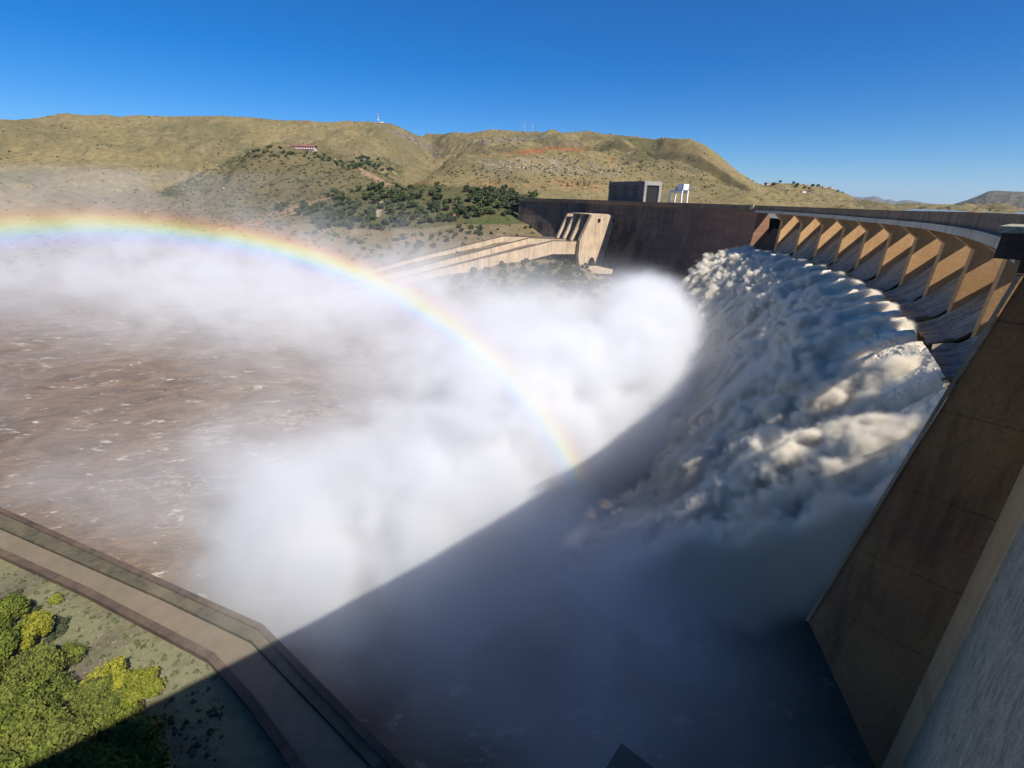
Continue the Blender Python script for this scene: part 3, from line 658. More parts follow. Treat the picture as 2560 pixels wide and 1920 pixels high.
def mist_mat():
    """water droplets: white single scattering whose strength depends on the scattering angle, so sunlit spray shows a rainbow"""
    m = bpy.data.materials.new('spray_droplets'); m.use_nodes = True; t = m.node_tree; t.nodes.clear()
    N = lambda k, **kw: (lambda q: [setattr(q, a, b) for a, b in kw.items()] and q or q)(t.nodes.new(k))
    out = N('ShaderNodeOutputMaterial'); geo = N('ShaderNodeNewGeometry')
    dot = N('ShaderNodeVectorMath', operation='DOT_PRODUCT'); t.links.new(geo.outputs['Incoming'], dot.inputs[0]); dot.inputs[1].default_value = tuple(-ad)
    ac = N('ShaderNodeMath', operation='ARCCOSINE'); t.links.new(dot.outputs['Value'], ac.inputs[0])
    dg = N('ShaderNodeMath', operation='DEGREES'); t.links.new(ac.outputs[0], dg.inputs[0])
    mr = N('ShaderNodeMapRange'); t.links.new(dg.outputs[0], mr.inputs[0]); mr.inputs[1].default_value = 36; mr.inputs[2].default_value = 46
    rp = N('ShaderNodeValToRGB'); t.links.new(mr.outputs[0], rp.inputs[0]); e = rp.color_ramp.elements
    K = .2
    stops = [(36, (1, 1, 1)), (39.4, (1.0, 1.0, 1.1)), (40.1, (.95, 1.0, 1.7)), (40.6, (.8, 1.35, 2.1)), (41.05, (1.1, 2.1, 1.4)), (41.45, (2.2, 2.4, .9)), (41.85, (2.9, 1.8, .7)), (42.3, (2.3, 1.1, .7)), (42.85, (1.3, .9, .8)), (43.8, (.9, .88, .88)), (46, (.92, .92, .92))]
    while len(e) < len(stops): e.new(.5)
    for i, (a, c) in enumerate(stops): e[i].position = (a-36)/10; e[i].color = (*[v*K for v in c], 1)
    # bow colours faded by position across the dam's shadow edge, leaving shaded spray white
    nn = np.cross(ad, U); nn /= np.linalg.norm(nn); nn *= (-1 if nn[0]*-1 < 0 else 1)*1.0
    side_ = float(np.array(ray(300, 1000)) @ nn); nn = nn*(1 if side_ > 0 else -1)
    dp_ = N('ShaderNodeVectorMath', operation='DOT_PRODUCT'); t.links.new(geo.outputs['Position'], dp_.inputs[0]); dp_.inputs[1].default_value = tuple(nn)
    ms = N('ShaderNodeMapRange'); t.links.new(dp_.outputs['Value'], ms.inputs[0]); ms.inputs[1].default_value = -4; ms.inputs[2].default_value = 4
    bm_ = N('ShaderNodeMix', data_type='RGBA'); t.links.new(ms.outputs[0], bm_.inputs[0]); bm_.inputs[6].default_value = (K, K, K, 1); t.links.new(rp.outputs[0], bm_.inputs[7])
    at = N('ShaderNodeAttribute', attribute_name='density')
    mul = N('ShaderNodeVectorMath', operation='SCALE'); t.links.new(bm_.outputs[2], mul.inputs[0]); mul.inputs['Scale'].default_value = 1/K
    sc = N('ShaderNodeVolumeScatter'); t.links.new(mul.outputs[0], sc.inputs['Color']); t.links.new(at.outputs['Fac'], sc.inputs['Density']); sc.inputs['Anisotropy'].default_value = MIST_G
    ab = N('ShaderNodeVolumeAbsorption'); ab.inputs['Color'].default_value = (.985, .985, .985, 1); t.links.new(at.outputs['Fac'], ab.inputs['Density']); ads = N('ShaderNodeAddShader'); t.links.new(sc.outputs[0], ads.inputs[0]); t.links.new(ab.outputs[0], ads.inputs[1])
    t.links.new(ads.outputs[0], out.inputs['Volume']); return m
MIST_G = -.05
def plunge_tree():
    g = GN('falling_spray_field')
    dx = g.m('SUBTRACT', g.x, C[0]); dy = g.m('SUBTRACT', g.y, C[1])
    rho = g.m('SQRT', g.m('MULTIPLY_ADD', dx, dx, g.m('MULTIPLY', dy, dy))); ph = g.m('ARCTAN2', dy, dx)
    lin = lambda v, a, b, c, d: (lambda q: q)(g.m('MULTIPLY_ADD', g.m('DIVIDE', g.m('SUBTRACT', v, a), b-a, clamp=True), d-c, c))
    h_s = lin(ph, PH[9], PH[0], 1.13, 1.30); dr = lin(ph, PH[9], PH[2], -1.0, -2.3)
    tf = g.m('MAXIMUM', g.m('DIVIDE', g.m('SUBTRACT', R-3.2, rho), lin(ph, PH[6], PH[0], 16.2, 17.4)), 0.)
    zfar = g.m('ADD', g.m('MULTIPLY_ADD', h_s, -20.4, dr), g.m('ADD', g.m('MULTIPLY', tf, lin(ph, PH[6], PH[0], -4.3, -2.4)), g.m('MULTIPLY', g.m('MULTIPLY', tf, tf), -4.9)))
    zn = g.m('MULTIPLY_ADD', g.m('MAXIMUM', g.m('SUBTRACT', R, rho), 0.), -1.10, -24.8)
    nb_ = g.mr(ph, PH[9]+.02, PH[10]-.01)
    zt = g.m('ADD', zfar, g.m('MULTIPLY', nb_, g.m('SUBTRACT', zn, zfar)))
    cosn = g.m('SUBTRACT', .95, g.m('MULTIPLY', g.m('MINIMUM', tf, 2.5), .2)); cosn = g.m('MULTIPLY_ADD', nb_, g.m('SUBTRACT', .64, cosn), cosn)
    sd = g.m('MULTIPLY', g.m('SUBTRACT', g.z, zt), cosn)
    al = g.m('SUBTRACT', g.m('SUBTRACT', R, rho), g.m('ADD', g.z, 20.))
    Sg = g.m('MULTIPLY', ph, R)
    def vec(a, b, c, off):
        v = g.g.nodes.new('ShaderNodeCombineXYZ')
        for k, (w, q) in enumerate(((Sg, a), (al, b), (sd, c))): g.l(g.m('MULTIPLY_ADD', w, 1./q, off+k*3.1), v.inputs[k])
        return v.outputs[0]
    def nz(v, detail, rough=.55, dist=0.):
        q = g.g.nodes.new('ShaderNodeTexNoise'); q.inputs['Scale'].default_value = 1; q.inputs['Detail'].default_value = detail; q.inputs['Roughness'].default_value = rough; q.inputs['Distortion'].default_value = dist; g.l(v, q.inputs['Vector']); return q
    def addv(v, n, amt):
        q = g.g.nodes.new('ShaderNodeVectorMath'); q.operation = 'MULTIPLY_ADD'; g.l(n.outputs['Color'], q.inputs[0]); q.inputs[1].default_value = (amt,)*3; g.l(v, q.inputs[2]); return q.outputs[0]
    def vor(v):
        q = g.g.nodes.new('ShaderNodeTexVoronoi'); q.feature = 'F1'; q.inputs['Scale'].default_value = 1; g.l(v, q.inputs['Vector']); return q.outputs['Distance']
    wn = nz(vec(7, 9, 7, 4), 3); wn2 = nz(vec(2.4, 2.8, 2.4, 14), 3)
    am = g.mr(al, 2., 42., .12, 1.); lowf = g.mr(al, 30., 70.)
    b1 = g.m('SUBTRACT', .62, vor(addv(vec(6.4, 9.5, 6.4, 0), wn, 1.3))); b2 = g.m('SUBTRACT', .58, vor(addv(vec(2.9, 3.9, 2.9, 20), wn2, 1.1))); b3 = g.m('SUBTRACT', .58, vor(addv(vec(1.5, 1.9, 1.5, 40), wn2, 1.6)))
    big = g.m('SUBTRACT', nz(vec(13, 26, 16, 60), 2).outputs['Fac'], .5); st_ = g.m('SUBTRACT', nz(vec(3.2, 34, 9, 80), 4, .6).outputs['Fac'], .5)
    loc_ = g.m('MULTIPLY', g.m('DIVIDE', g.m('SUBTRACT', ph, PH[0]), DPH), 2*math.pi); rib = g.m('MULTIPLY', g.m('SUBTRACT', 0., g.m('COSINE', loc_)), 1.)
    hp = g.m('ADD', 1.9, g.m('MULTIPLY_ADD', b1, 8.0, g.m('MULTIPLY_ADD', b2, 4.6, g.m('MULTIPLY_ADD', b3, 2.7, g.m('MULTIPLY', g.m('SUBTRACT', nz(vec(1.1, 1.3, 1.1, 90), 2).outputs['Fac'], .5), 2.6)))))
    h = g.m('MULTIPLY', am, g.m('ADD', g.m('MULTIPLY', hp, g.m('MULTIPLY_ADD', lowf, -.5, 1.)), g.m('MULTIPLY_ADD', big, 9., g.m('MULTIPLY', st_, g.m('MULTIPLY_ADD', lowf, 14., 5.)))))
    h = g.m('ADD', h, g.m('MULTIPLY', rib, g.mr(al, 60., 5., .7, 1.7)))
    h = g.m('ADD', h, g.mr(al, 12., 0., 0., -1.6))
    dd = g.m('SUBTRACT', h, sd)
    edge = g.m('MULTIPLY', dd, 1.3, clamp=True)
    deep = g.m('ADD', g.m('MULTIPLY_ADD', nb_, 5., 8.), g.m('MULTIPLY', g.m('SUBTRACT', nz(vec(15, 17, 15, 33), 3).outputs['Fac'], .5), 22.))
    body = g.mr(g.m('ADD', sd, deep), 0., 9.)
    sidec = g.m('MULTIPLY_ADD', g.x, float(U[0]), g.m('MULTIPLY', g.y, float(U[1])))
    win = g.m('MULTIPLY', g.mr(sidec, D-.2, D+1.2), g.mr(ph, PHW+.006, PHW-.014)); win = g.m('MULTIPLY', win, g.mr(rho, R-2.6, R-4.2))
    d = g.m('MULTIPLY', g.m('MULTIPLY', edge, body), g.m('MULTIPLY', win, 1.5))
    d = g.m('MAXIMUM', g.m('SUBTRACT', d, .002), 0.)
    vc = g.g.nodes.new('GeometryNodeVolumeCube'); g.l(d, vc.inputs['Density'])
    lo, hi = (-16, 34, -77), (158, 334, -16); st = VOX
    vc.inputs['Min'].default_value = lo; vc.inputs['Max'].default_value = hi
    for k, nme in enumerate(('Resolution X', 'Resolution Y', 'Resolution Z')): vc.inputs[nme].default_value = int((hi[k]-lo[k])/st)
    sm = g.g.nodes.new('GeometryNodeSetMaterial'); g.l(vc.outputs[0], sm.inputs[0])
    m = bpy.data.materials.new('aerated_water'); m.use_nodes = True; t = m.node_tree; t.nodes.clear()
    out = t.nodes.new('ShaderNodeOutputMaterial'); at = t.nodes.new('ShaderNodeAttribute'); at.attribute_name = 'density'; pv_ = t.nodes.new('ShaderNodeVolumePrincipled')
    pv_.inputs['Color'].default_value = (.985, .92, .79, 1); pv_.inputs['Density'].default_value = 1; pv_.inputs['Anisotropy'].default_value = -.1; t.links.new(pv_.outputs[0], out.inputs['Volume'])
    sm.inputs[2].default_value = m; g.l(sm.outputs[0], g.out.inputs[0]); return g.g
VOX = .70
if MIST:
    vf = bpy.data.volumes.new('falling_spray'); vfo = bpy.data.objects.new('falling_spray', vf); COL.objects.link(vfo)
    md = vfo.modifiers.new('spray', 'NODES'); md.node_group = plunge_tree(); vfo['kind'] = 'stuff'
if MIST:
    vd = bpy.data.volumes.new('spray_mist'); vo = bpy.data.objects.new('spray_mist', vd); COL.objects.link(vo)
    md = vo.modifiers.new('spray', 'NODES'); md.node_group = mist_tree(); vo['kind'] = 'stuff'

# ------------------------------------------------------------------ apron and training wall below the camera's side of the river
ZA = -62.
def pz2(pts, z): pts = np.array(pts, float); return PZ(pts[:, 0], pts[:, 1], z)
outer = pz2([(-420, 1083), (0, 1272), (655, 1566), (1000, 1916), (1200, 2120)], ZA)
j1 = pz2([(-420, 1128), (0, 1318), (407, 1496), (628, 1602), (827, 1808), (949, 1935), (1120, 2120)], ZA)
b2 = pz2([(-420, 1190), (0, 1372), (226, 1473), (538, 1636), (640, 1750), (768, 1925), (900, 2120)], ZA-.2)
def strip(name, a, b, mat, z0, parent):
    """solid slab between two polylines (a = river side)"""
    mb = MB(); poly = [tuple(p) for p in a]+[tuple(p) for p in b[::-1]]; mb.prism(poly, (0, 0, z0-poly[0][2])); return mb.build(name, mat, parent)
tw = empty('training_wall', tuple(outer[2]*np.array([1, 1, 0])+np.array([0, 0, -75])), 'long concrete training wall and apron along the river, below at the lower left', 'retaining wall')
M_moss = concrete('mossy_wall_top', (.15, .12, .07), (.09, .08, .05), stain=(.03, .03, .025), st=.6, lift=50)
M_apron = concrete('damp_apron', (.215, .165, .115), (.17, .135, .09), stain=(.10, .09, .05), st=.3, lift=50)
strip('wall_top', outer, j1, M_moss, -80, tw)
def offs(a, d):
    a = np.array(a); t = np.gradient(a[:, :2], axis=0); t /= np.linalg.norm(t, axis=1)[:, None]; r = a.copy(); r[:, 0] += t[:, 1]*d; r[:, 1] -= t[:, 0]*d; return r
cp = offs(outer, .75); ou = offs(outer, -.18); up = np.array([0, 0, .32])
strip('coping', ou+up, cp+up, M_condark, ZA+.004, tw)
ap = offs(j1, .16)*1.; ap[:, 2] = ZA-.35
bb = b2.copy(); bb[:, 2] = ZA-.35
strip('apron_slab', ap, bb, M_apron, -66, tw)
k0 = b2.copy(); k0[:, 2] = ZA+.1; k1_ = offs(k0, 1.1)
strip('kerb_wall', offs(k0, -.02), k1_, M_condark, -66, tw)
gp = [tuple(p) for p in offs(k0, .9)]
far_pts = [(gp[-1][0]-5, -60), (-400, -60), (-400, gp[0][1]+10)]
poly = [(x, y, ZA-.9) for x, y, _ in gp]+[(x, y, ZA-.9) for x, y in far_pts]
m = MT('green_ground'); n1 = m.noise(.07, 5, .6); n2 = m.noise(.6, 6, .65)
c = m.mix(m.ramp(n1, [(.42, 0.), (.6, 1.)]), (.17, .165, .085), (.105, .085, .065)); c = m.mix(m.ramp(n2, [(.5, 0.), (.75, .6)]), c, (.07, .05, .035)); m.bump(n2, .6, .3)
mesh('ground', poly, [list(range(len(poly)))], m.col(c))['kind'] = 'structure'
# dark concrete pier head poking up out of the spray
q = PZ(1560, 1872, -56.); mb = MB(); ph_ = np.array([.8, .6]); pn = np.array([-.6, .8])
cen = q[:2]+np.array([.05, -1.0])*3.2; mb.box(cen, (.643, .766), (-.766, .643), 2.4, 2.4, -80, -56.9)
b0 = len(mb.v); mb.box(cen, (.643, .766), (-.766, .643), 2.7, 2.7, -56.897, -56.)
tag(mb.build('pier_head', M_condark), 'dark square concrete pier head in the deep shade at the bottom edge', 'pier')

# ------------------------------------------------------------------ intake block and side chutes of the far flank
blk = empty('intake_structure', (0, 0, 0), 'sunlit cream concrete intake with sloping buttress walls against the far end of the dam', 'intake')
def P3(x, y, r): return P(x, y, r)
th = phi_of(P3(1549, 539, 548)); tg = np.array([-math.sin(th), math.cos(th), 0]); rd = np.array([math.cos(th), math.sin(th), 0])
W0 = P3(1549, 539, 548); zt = W0[2]
def along(px, w0, dirv, z=None):      # point on the line w0+t*dirv seen in pixel column/row px
    a = ray(*px); # solve in plan
    A = np.array([[a[0], -dirv[0]], [a[1], -dirv[1]]]); t = np.linalg.solve(A, np.array([w0[0], w0[1]])); return t[0]*a, t[1]
pts = []
for px in ((1549, 539), (1480, 538), (1450, 601), (1446, 640), (1450, 690), (1487, 690)):
    a = ray(*px); n = tg; t = (W0@n)/(a@n); pts.append(a*t)
pts.insert(0, pts[0]+rd*12); pts.append(pts[-1]+rd*25)
pts[-1][2] = pts[-2][2]
def wallpts(k): return [p+tg*k for p in pts]
for j, k in enumerate((0, 16.5, 30.5, 43.)):
    mb = MB(); mb.prism(wallpts(k), tg*2.6 if j else tg*4.2); mb.build('buttress_wall', M_consand, blk)
d1 = pts[1:7]
mb = MB(); rec = [pts[0]-rd*0, pts[1]+rd*0, pts[2]+rd*6, pts[3]+rd*9, pts[4]+rd*9, pts[-1]]
mb.prism([p+tg*4.3-np.array([0, 0, 3.]) for p in rec], tg*38); mb.build('gate_slab', M_condark, blk)
for k in (9.5, 23.5, 36.5):
    for zz_ in (0, 1, 2):
        mb = MB(); c_ = pts[2]*.75+pts[3]*.25+rd*5.6+tg*k-np.array([0, 0, 2+zz_*4.]); mb.box(c_, tg[:2], rd[:2], 2.2, .5, c_[2]-2.4, c_[2]); mb.build('gate', M_black, blk)
a_ = pts[2]+tg*-.3+np.array([0, 0, .3]); mb = MB(); mb.prism([pts[1]+tg*3+rd*1, pts[2]-rd*1+tg*3+np.array([0, 0, .1]), pts[2]-rd*1+tg*3+np.array([0, 0, 1.1]), pts[1]+tg*3+rd*1+np.array([0, 0, 1.0])], tg*36); mb.build('deck_slab', M_consand, blk)
# arched tunnel mouth in the sunlit wall and the landing in front of it
def onb(x, y, off=-.08): a = ray(x, y); w = W0-tg*0; t = ((w+tg*off)@tg)/(a@tg); return a*t
tc = onb(1478, 662); s_ = np.linalg.norm(onb(1486.5, 662)-tc)
ring = [tc+rd*s_*math.cos(t)+np.array([0, 0, s_*1.75*math.sin(t)]) for t in np.linspace(0, math.pi, 14)]
ring = [tc-rd*s_+np.array([0, 0, -1.5])]+[r for r in ring[::-1]]+[tc+rd*s_+np.array([0, 0, -1.5])]
mb = MB(); mb.prism(ring, -tg*.12); mb.build('tunnel_mouth', M_black, blk)
for x_, y_ in ((1497.5, 551), (1534, 551)):
    q = onb(x_, y_); mb = MB(); mb.box(q-tg*.3, rd[:2], tg[:2], 1.5, .45, q[2]-1.6, q[2]+1.6); mb.build('wall_opening', M_black, blk)
q0 = [P3(1448, 666, 500), P3(1490, 661, 508), P3(1532, 676, 486), P3(1526, 680, 478), P3(1478, 672, 474)]
zl = -62.0; zl = float(np.mean([p[2] for p in q0])); mb = MB(); mb.prism([np.array([p[0], p[1], zl]) for p in q0], (0, 0, -3.5)); mb.build('landing', M_consand, blk)
# chute: three long walls running down towards the river, slabs between them
ch = empty('spillway_chute', (0, 0, -60), 'long concrete side chute with three parallel walls running down the far bank', 'spillway chute')
Wl = [[(1412, 594, 560), (1258, 590, 548), (1020, 649, 492), (831, 701, 462), (690, 742, 440), (500, 790, 410)],
      [(1428, 598, 545), (1323, 594.6, 530), (1055, 664, 462), (845, 716, 436), (700, 755, 415), (520, 800, 390)],
      [(1447, 603, 525), (1381, 602, 508), (1052, 683, 432), (840, 735, 405), (700, 775, 390), (540, 815, 370)]]
M_chutefloor = concrete('chute_floor', (.24, .17, .12), (.17, .13, .095), st=.5, lift=60)
Wp_ = [np.array([P3(*p) for p in w]) for w in Wl]
hts = (11., 10., 13.)
for w, hh in zip(Wp_, hts):
    o2 = offs(w, -1.1); n = len(w); mb = MB()
    for i in range(n-1):
        a, b, c_, d_ = w[i], w[i+1], o2[i+1], o2[i]; dn = np.array([0, 0, hh])
        mb.hexa([a-dn, b-dn, c_-dn, d_-dn, a, b, c_, d_])
    mb.build('chute_wall', M_consand, ch)
    mb = MB(); w2 = offs(w, .35); o3 = offs(w, -1.45)
    for i in range(n-1): mb.hexa([w2[i]+(0, 0, .004), w2[i+1]+(0, 0, .004), o3[i+1]+(0, 0, .004), o3[i]+(0, 0, .004), w2[i]+(0, 0, .55), w2[i+1]+(0, 0, .55), o3[i+1]+(0, 0, .55), o3[i]+(0, 0, .55)])
    mb.build('wall_coping', M_condark, ch)
for a, b, dpt in ((Wp_[0], Wp_[1], 6.), (Wp_[1], Wp_[2], 6.)):
    mb = MB(); dn = np.array([0, 0, dpt])
    for i in range(len(a)-1): mb.hexa([a[i]-dn-(0, 0, 1), a[i+1]-dn-(0, 0, 1), b[i+1]-dn-(0, 0, 1), b[i]-dn-(0, 0, 1), a[i]-dn, a[i+1]-dn, b[i+1]-dn, b[i]-dn])
    mb.build('chute_slab', M_chutefloor, ch)

# ------------------------------------------------------------------ gate house and gantry crane on the crest
A_ = PR(1606, 500, R+13.); gth = phi_of(A_); gt = np.array([-math.sin(gth), math.cos(gth), 0]); gr = np.array([math.cos(gth), math.sin(gth), 0]); A_[2] = float(drop(gth))-.4
_, w1 = along((1520, 498), A_, gt); _, w2 = along((1648, 500), A_, gr); tz_ = ray(1611, 452); hr = np.hypot(A_[0], A_[1]); gz = tz_[2]/np.hypot(tz_[0], tz_[1])*hr
print('gatehouse', w1, w2, gz, A_[2], 'r', hr)
def Gp(a, b, z): return np.array([*(A_+gt*a+gr*b)[:2], z])
gh = empty('gate_house', tuple(A_), 'dark flat roofed concrete gate house with a louvred lit end on the dam crest', 'building')
z0, z1 = A_[2], gz; Hh = z1-z0
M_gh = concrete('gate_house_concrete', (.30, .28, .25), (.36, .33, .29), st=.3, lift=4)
M_ghd = concrete('gate_house_shaded_panels', (.12, .11, .10), (.15, .135, .12), st=.4, lift=4)  # gate house concrete again, darkened so its colour holds the walls' shade
M_dk = plain('black_louvre', (.02, .018, .016)); M_lit = plain('louvre_slats', (.55, .5, .42))
mb = MB(); mb.box(Gp(w1/2, w2/2, 0), gt[:2], gr[:2], w1/2, w2/2, z0, z1-.8); mb.build('walls', M_ghd, gh)
mb = MB(); mb.box(Gp(w1/2, w2/2, 0), gt[:2], gr[:2], w1/2+.3, w2/2+.3, z1-.797, z1); mb.build('roof', M_gh, gh)
mb = MB(); mb.prism([Gp(-.25, -.25, z0), Gp(-.25, w2*.13, z0), Gp(-.25, w2*.13, z1-Hh*.2), Gp(-.25, w2*.86, z1-Hh*.2), Gp(-.25, w2*.86, z0), Gp(-.25, w2+.25, z0), Gp(-.25, w2+.25, z1-.8), Gp(-.25, -.25, z1-.8)], -gt*1.2); mb.build('end_frame', M_gh, gh)
mb = MB(); mb.prism([Gp(-.1, w2*.14, z0+.2), Gp(-.1, w2*.85, z0+.2), Gp(-.1, w2*.85, z1-Hh*.21), Gp(-.1, w2*.14, z1-Hh*.21)], gt*.05); lo = mb.build('louvre', M_dk, gh)
mb = MB()
for k in range(7):
    zc = z0+Hh*(.14+.09*k)
    for b0_ in (.30, .56): mb.box(Gp(-1.2, w2*(b0_+.09), 0), gt[:2], gr[:2], .12, w2*.08, zc, zc+Hh*.035)
mb.build('slat', M_lit, lo)['kind'] = 'stuff'
for i in range(3):
    mb = MB()
    for k in range(6):
        zc = z0+Hh*(.2+.105*k)
        for j in (0, 1): mb.box(Gp(w1*(.17+.30*i+.07*j), -.06, 0), gt[:2], gr[:2], w1*.026, .1, zc, zc+Hh*.05)
    mb.build('window', M_dk, gh)['kind'] = 'stuff'
    mb = MB(); mb.box(Gp(w1*(.30+.30*i), -.4, 0), gt[:2], gr[:2], .35, .3, z1-.9, z1+.25); mb.build('roof_spout', M_gh, gh)
B_ = PR(1672, 504, R+9.); bth = phi_of(B_); bt = np.array([-math.sin(bth), math.cos(bth), 0]); br = np.array([math.cos(bth), math.sin(bth), 0]); hb = np.hypot(B_[0], B_[1])
def zat(x, y): r_ = ray(x, y); return r_[2]/np.hypot(r_[0], r_[1])*hb
zb, zbe, zc1 = float(drop(bth))-1.15, zat(1672, 478), zat(1700, 461)
_, cw = along((1703, 503), B_, -bt)
cr_ = empty('gantry_crane', (B_[0], B_[1], zb), 'white gantry crane with a raised cab standing on the dam crest', 'crane')
def Bp(a, b, z): return np.array([*(B_-bt*a+br*b)[:2], z])
for a in (0, cw):
    for b in (0, 6.):
        mb = MB(); mb.prism([Bp(a-.55, b-.45, zb), Bp(a+.55, b-.45, zb), Bp(a+.55+(.6 if a == 0 else -.6), b-.45, zbe-1.2), Bp(a-.55+(.6 if a == 0 else -.6), b-.45, zbe-1.2)], br*.9); mb.build('leg', M_white, cr_)
for b in (0, 6.):
    mb = MB(); mb.prism([Bp(-.2, b-.5, zbe-1.197), Bp(cw+.2, b-.5, zbe-1.197), Bp(cw+.2, b-.5, zbe+.5), Bp(-.2, b-.5, zbe+.5)], br*1.0); mb.build('beam', M_white, cr_)
mb = MB(); mb.box(Bp(cw*.5, 3, 0), bt[:2], br[:2], cw*.5, 3.2, zbe+.503, zbe+1.1); mb.build('platform', M_steel, cr_)
mb = MB(); mb.box(Bp(cw*.78, 3, 0), bt[:2], br[:2], cw*.24, 2.6, zbe+1.103, zc1); cb = mb.build('cab', M_white, cr_)
mb = MB(); mb.box(Bp(cw*.42, 3, 0), bt[:2], br[:2], cw*.11, 2.0, zbe+1.103, zc1-1.6); mb.build('winch_housing', M_steel, cr_)
mb = MB(); mb.box(Bp(cw*.86, -.0, 0), bt[:2], br[:2], .9, .45, zc1-3.2, zc1-1.4); mb.build('window', M_dk, cb)
mb = MB(); mb.tube(Bp(cw+.3, 3, zbe+.6), Bp(cw+10, 5, zbe+2.8), .35, .2); mb.tube(Bp(cw+.3, 3, zbe+3.2), Bp(cw+10, 5, zbe+2.9), .15, .1); mb.build('jib', M_white, cr_)['kind'] = 'stuff'
mb = MB(); mb.tube(Bp(-2.2, 0, zb), Bp(-1.6, 0, zbe-1), .18); mb.tube(Bp(-1.6, 0, zbe-1), Bp(.2, 0, zbe+1.2), .18); mb.tube(Bp(-2.0, 0, zb+2), Bp(-.3, 0, zbe-1), .14); mb.build('ladder', M_white, cr_)['kind'] = 'stuff'

# ------------------------------------------------------------------ hotel on the spur, masts on the skyline, small huts
def box_at(x, y, r): q = P3(x, y, r); q[2] = terrain_z(q[0], q[1]); return q
h0, h1 = P3(711, 376, 1098), P3(790, 382, 1075)
hd = (h1-h0)*np.array([1, 1, 0]); hl = np.linalg.norm(hd); hd /= hl; hn = np.array([hd[1], -hd[0], 0]); hz = min(h0[2], h1[2])-5; ztop = float(P3(740, 364, 1090)[2])
ho = empty('long_building', tuple(np.array([*h0[:2], hz])), 'long low pale building with a red brown roof on the spur of the hill', 'building')
M_pale = plain('pale_pink_plaster', (.72, .58, .52)); M_win = plain('window_shade', (.10, .07, .07))
fz = float(h0[2]); zz0, zz1 = fz-1.5, ztop-1.6
cc = h0+hd*hl/2
mb = MB(); mb.box(cc, hd[:2], hn[:2], hl/2, 6, hz, zz1); mb.build('wall', M_pale, ho)
mb = MB(); mb.box(cc, hd[:2], hn[:2], hl/2+1, 7.4, zz1+.003, zz1+.6)
p4 = [cc-hd*(hl/2+1)-hn*7.4, cc+hd*(hl/2+1)-hn*7.4, cc+hd*(hl/2+1)+hn*7.4, cc-hd*(hl/2+1)+hn*7.4]; p4 = [np.array([p[0], p[1], zz1+.603]) for p in p4]
r0_, r1_ = cc-hd*(hl/2-3), cc+hd*(hl/2-3); r0_ = np.array([*r0_[:2], zz1+2.6]); r1_ = np.array([*r1_[:2], zz1+2.6])
mb.prism([p4[3], p4[0], r0_], np.array(p4[2])-np.array(p4[3])); mb.build('roof', M_red, ho)
for fl_ in (0, 1):
    for k in range(13):
        c_ = cc+hd*(hl*(-.46+.0767*k))+hn*6.02; z_ = zz0+1+(zz1-zz0)*.5*fl_
        mb = MB(); mb.box(c_, hd[:2], hn[:2], 1.15, .08, z_, z_+(zz1-zz0)*.28); mb.build('window', M_win, ho)
mb = MB(); c_ = cc+hn*6.6; mb.box(c_, hd[:2], hn[:2], hl/2, .6, (zz0+zz1)/2-.9, (zz0+zz1)/2+.1); mb.build('balcony', M_red, ho)
def mast(x, yb, yt, r, label, banded=True, dish=False):
    b = P3(x, yb, r); b[2] -= 3; top = float(P3(x, yt, r)[2]); H = top-b[2]
    e = empty('radio_mast', tuple(b), label, 'mast', 'masts along the skyline')
    n = 8; w = 1.5
    for k in range(n):
        za, zb_ = b[2]+H*k/n, b[2]+H*(k+1)/n; mb = MB(); wa_, wb_ = w*(1-k/n*.6), w*(1-(k+1)/n*.6)
        for i in range(3):
            t0, t1 = 2*math.pi*i/3, 2*math.pi*(i+1)/3
            mb.tube((b[0]+wa_*math.cos(t0), b[1]+wa_*math.sin(t0), za), (b[0]+wb_*math.cos(t0), b[1]+wb_*math.sin(t0), zb_), .26, n=4)
            mb.tube((b[0]+wa_*math.cos(t0), b[1]+wa_*math.sin(t0), za), (b[0]+wb_*math.cos(t1), b[1]+wb_*math.sin(t1), zb_), .16, n=4)
        o = mb.build('mast_section', (M_redpaint if k % 2 else M_white) if banded else M_steel, e); o['kind'] = 'stuff'
    if dish:
        mb = MB(); z_ = b[2]+H*.35; mb.tube((b[0]-.5, b[1]-2.2, z_), (b[0]-.5, b[1]-1.2, z_), 2.3, 1.2, 14); mb.build('dish', M_white, e)
        mb = MB(); mb.box((b[0], b[1]-1.5), (1, 0), (0, 1), 3.2, .3, b[2]+H*.82, b[2]+H*.86); mb.build('antenna_arm', M_steel, e)
mast(947, 307, 281, 1955, 'mast with a white dish on the rounded hilltop above the long building', True, True)
mast(1233, 332, 312, 1880, 'thin dark mast nearest the saddle between the two hills', False)
mast(1311, 331, 303, 1840, 'taller of the two red and white masts on the right hill')
mast(1331, 331, 305, 1830, 'shorter of the two red and white masts on the right hill')
def hut(x, y, r, w, d, h, mat, roofm, label, nm='hut'):
    b = hit(x, y) if r is None else P3(x, y, r)
    if b is None: return
    if r is not None: b[2] -= .5
    e = empty(nm, tuple(b), label, 'house' if nm == 'house' else 'hut'); mb = MB(); mb.box(b, (1, 0), (0, 1), w, d, b[2]-1, b[2]+h); mb.build('wall', mat, e)
    mb = MB(); x0, x1, y0, y1 = b[0]-w-.4, b[0]+w+.4, b[1]-d-.4, b[1]+d+.4
    mb.prism([(x0, y0, b[2]+h+.003), (x0, y1, b[2]+h+.003), (x0, (y0+y1)/2, b[2]+h*1.45)], (x1-x0, 0, 0)); mb.build('roof', roofm, e)
    mb = MB(); mb.box((b[0]-w*.3, b[1]-d-.05), (1, 0), (0, 1), w*.18, .06, b[2]-.9, b[2]+h*.65); mb.build('door', M_dk, e)
hut(955, 309, 1952, 6, 3, 4, M_white, M_white, 'small white hut at the foot of the mast with the dish')
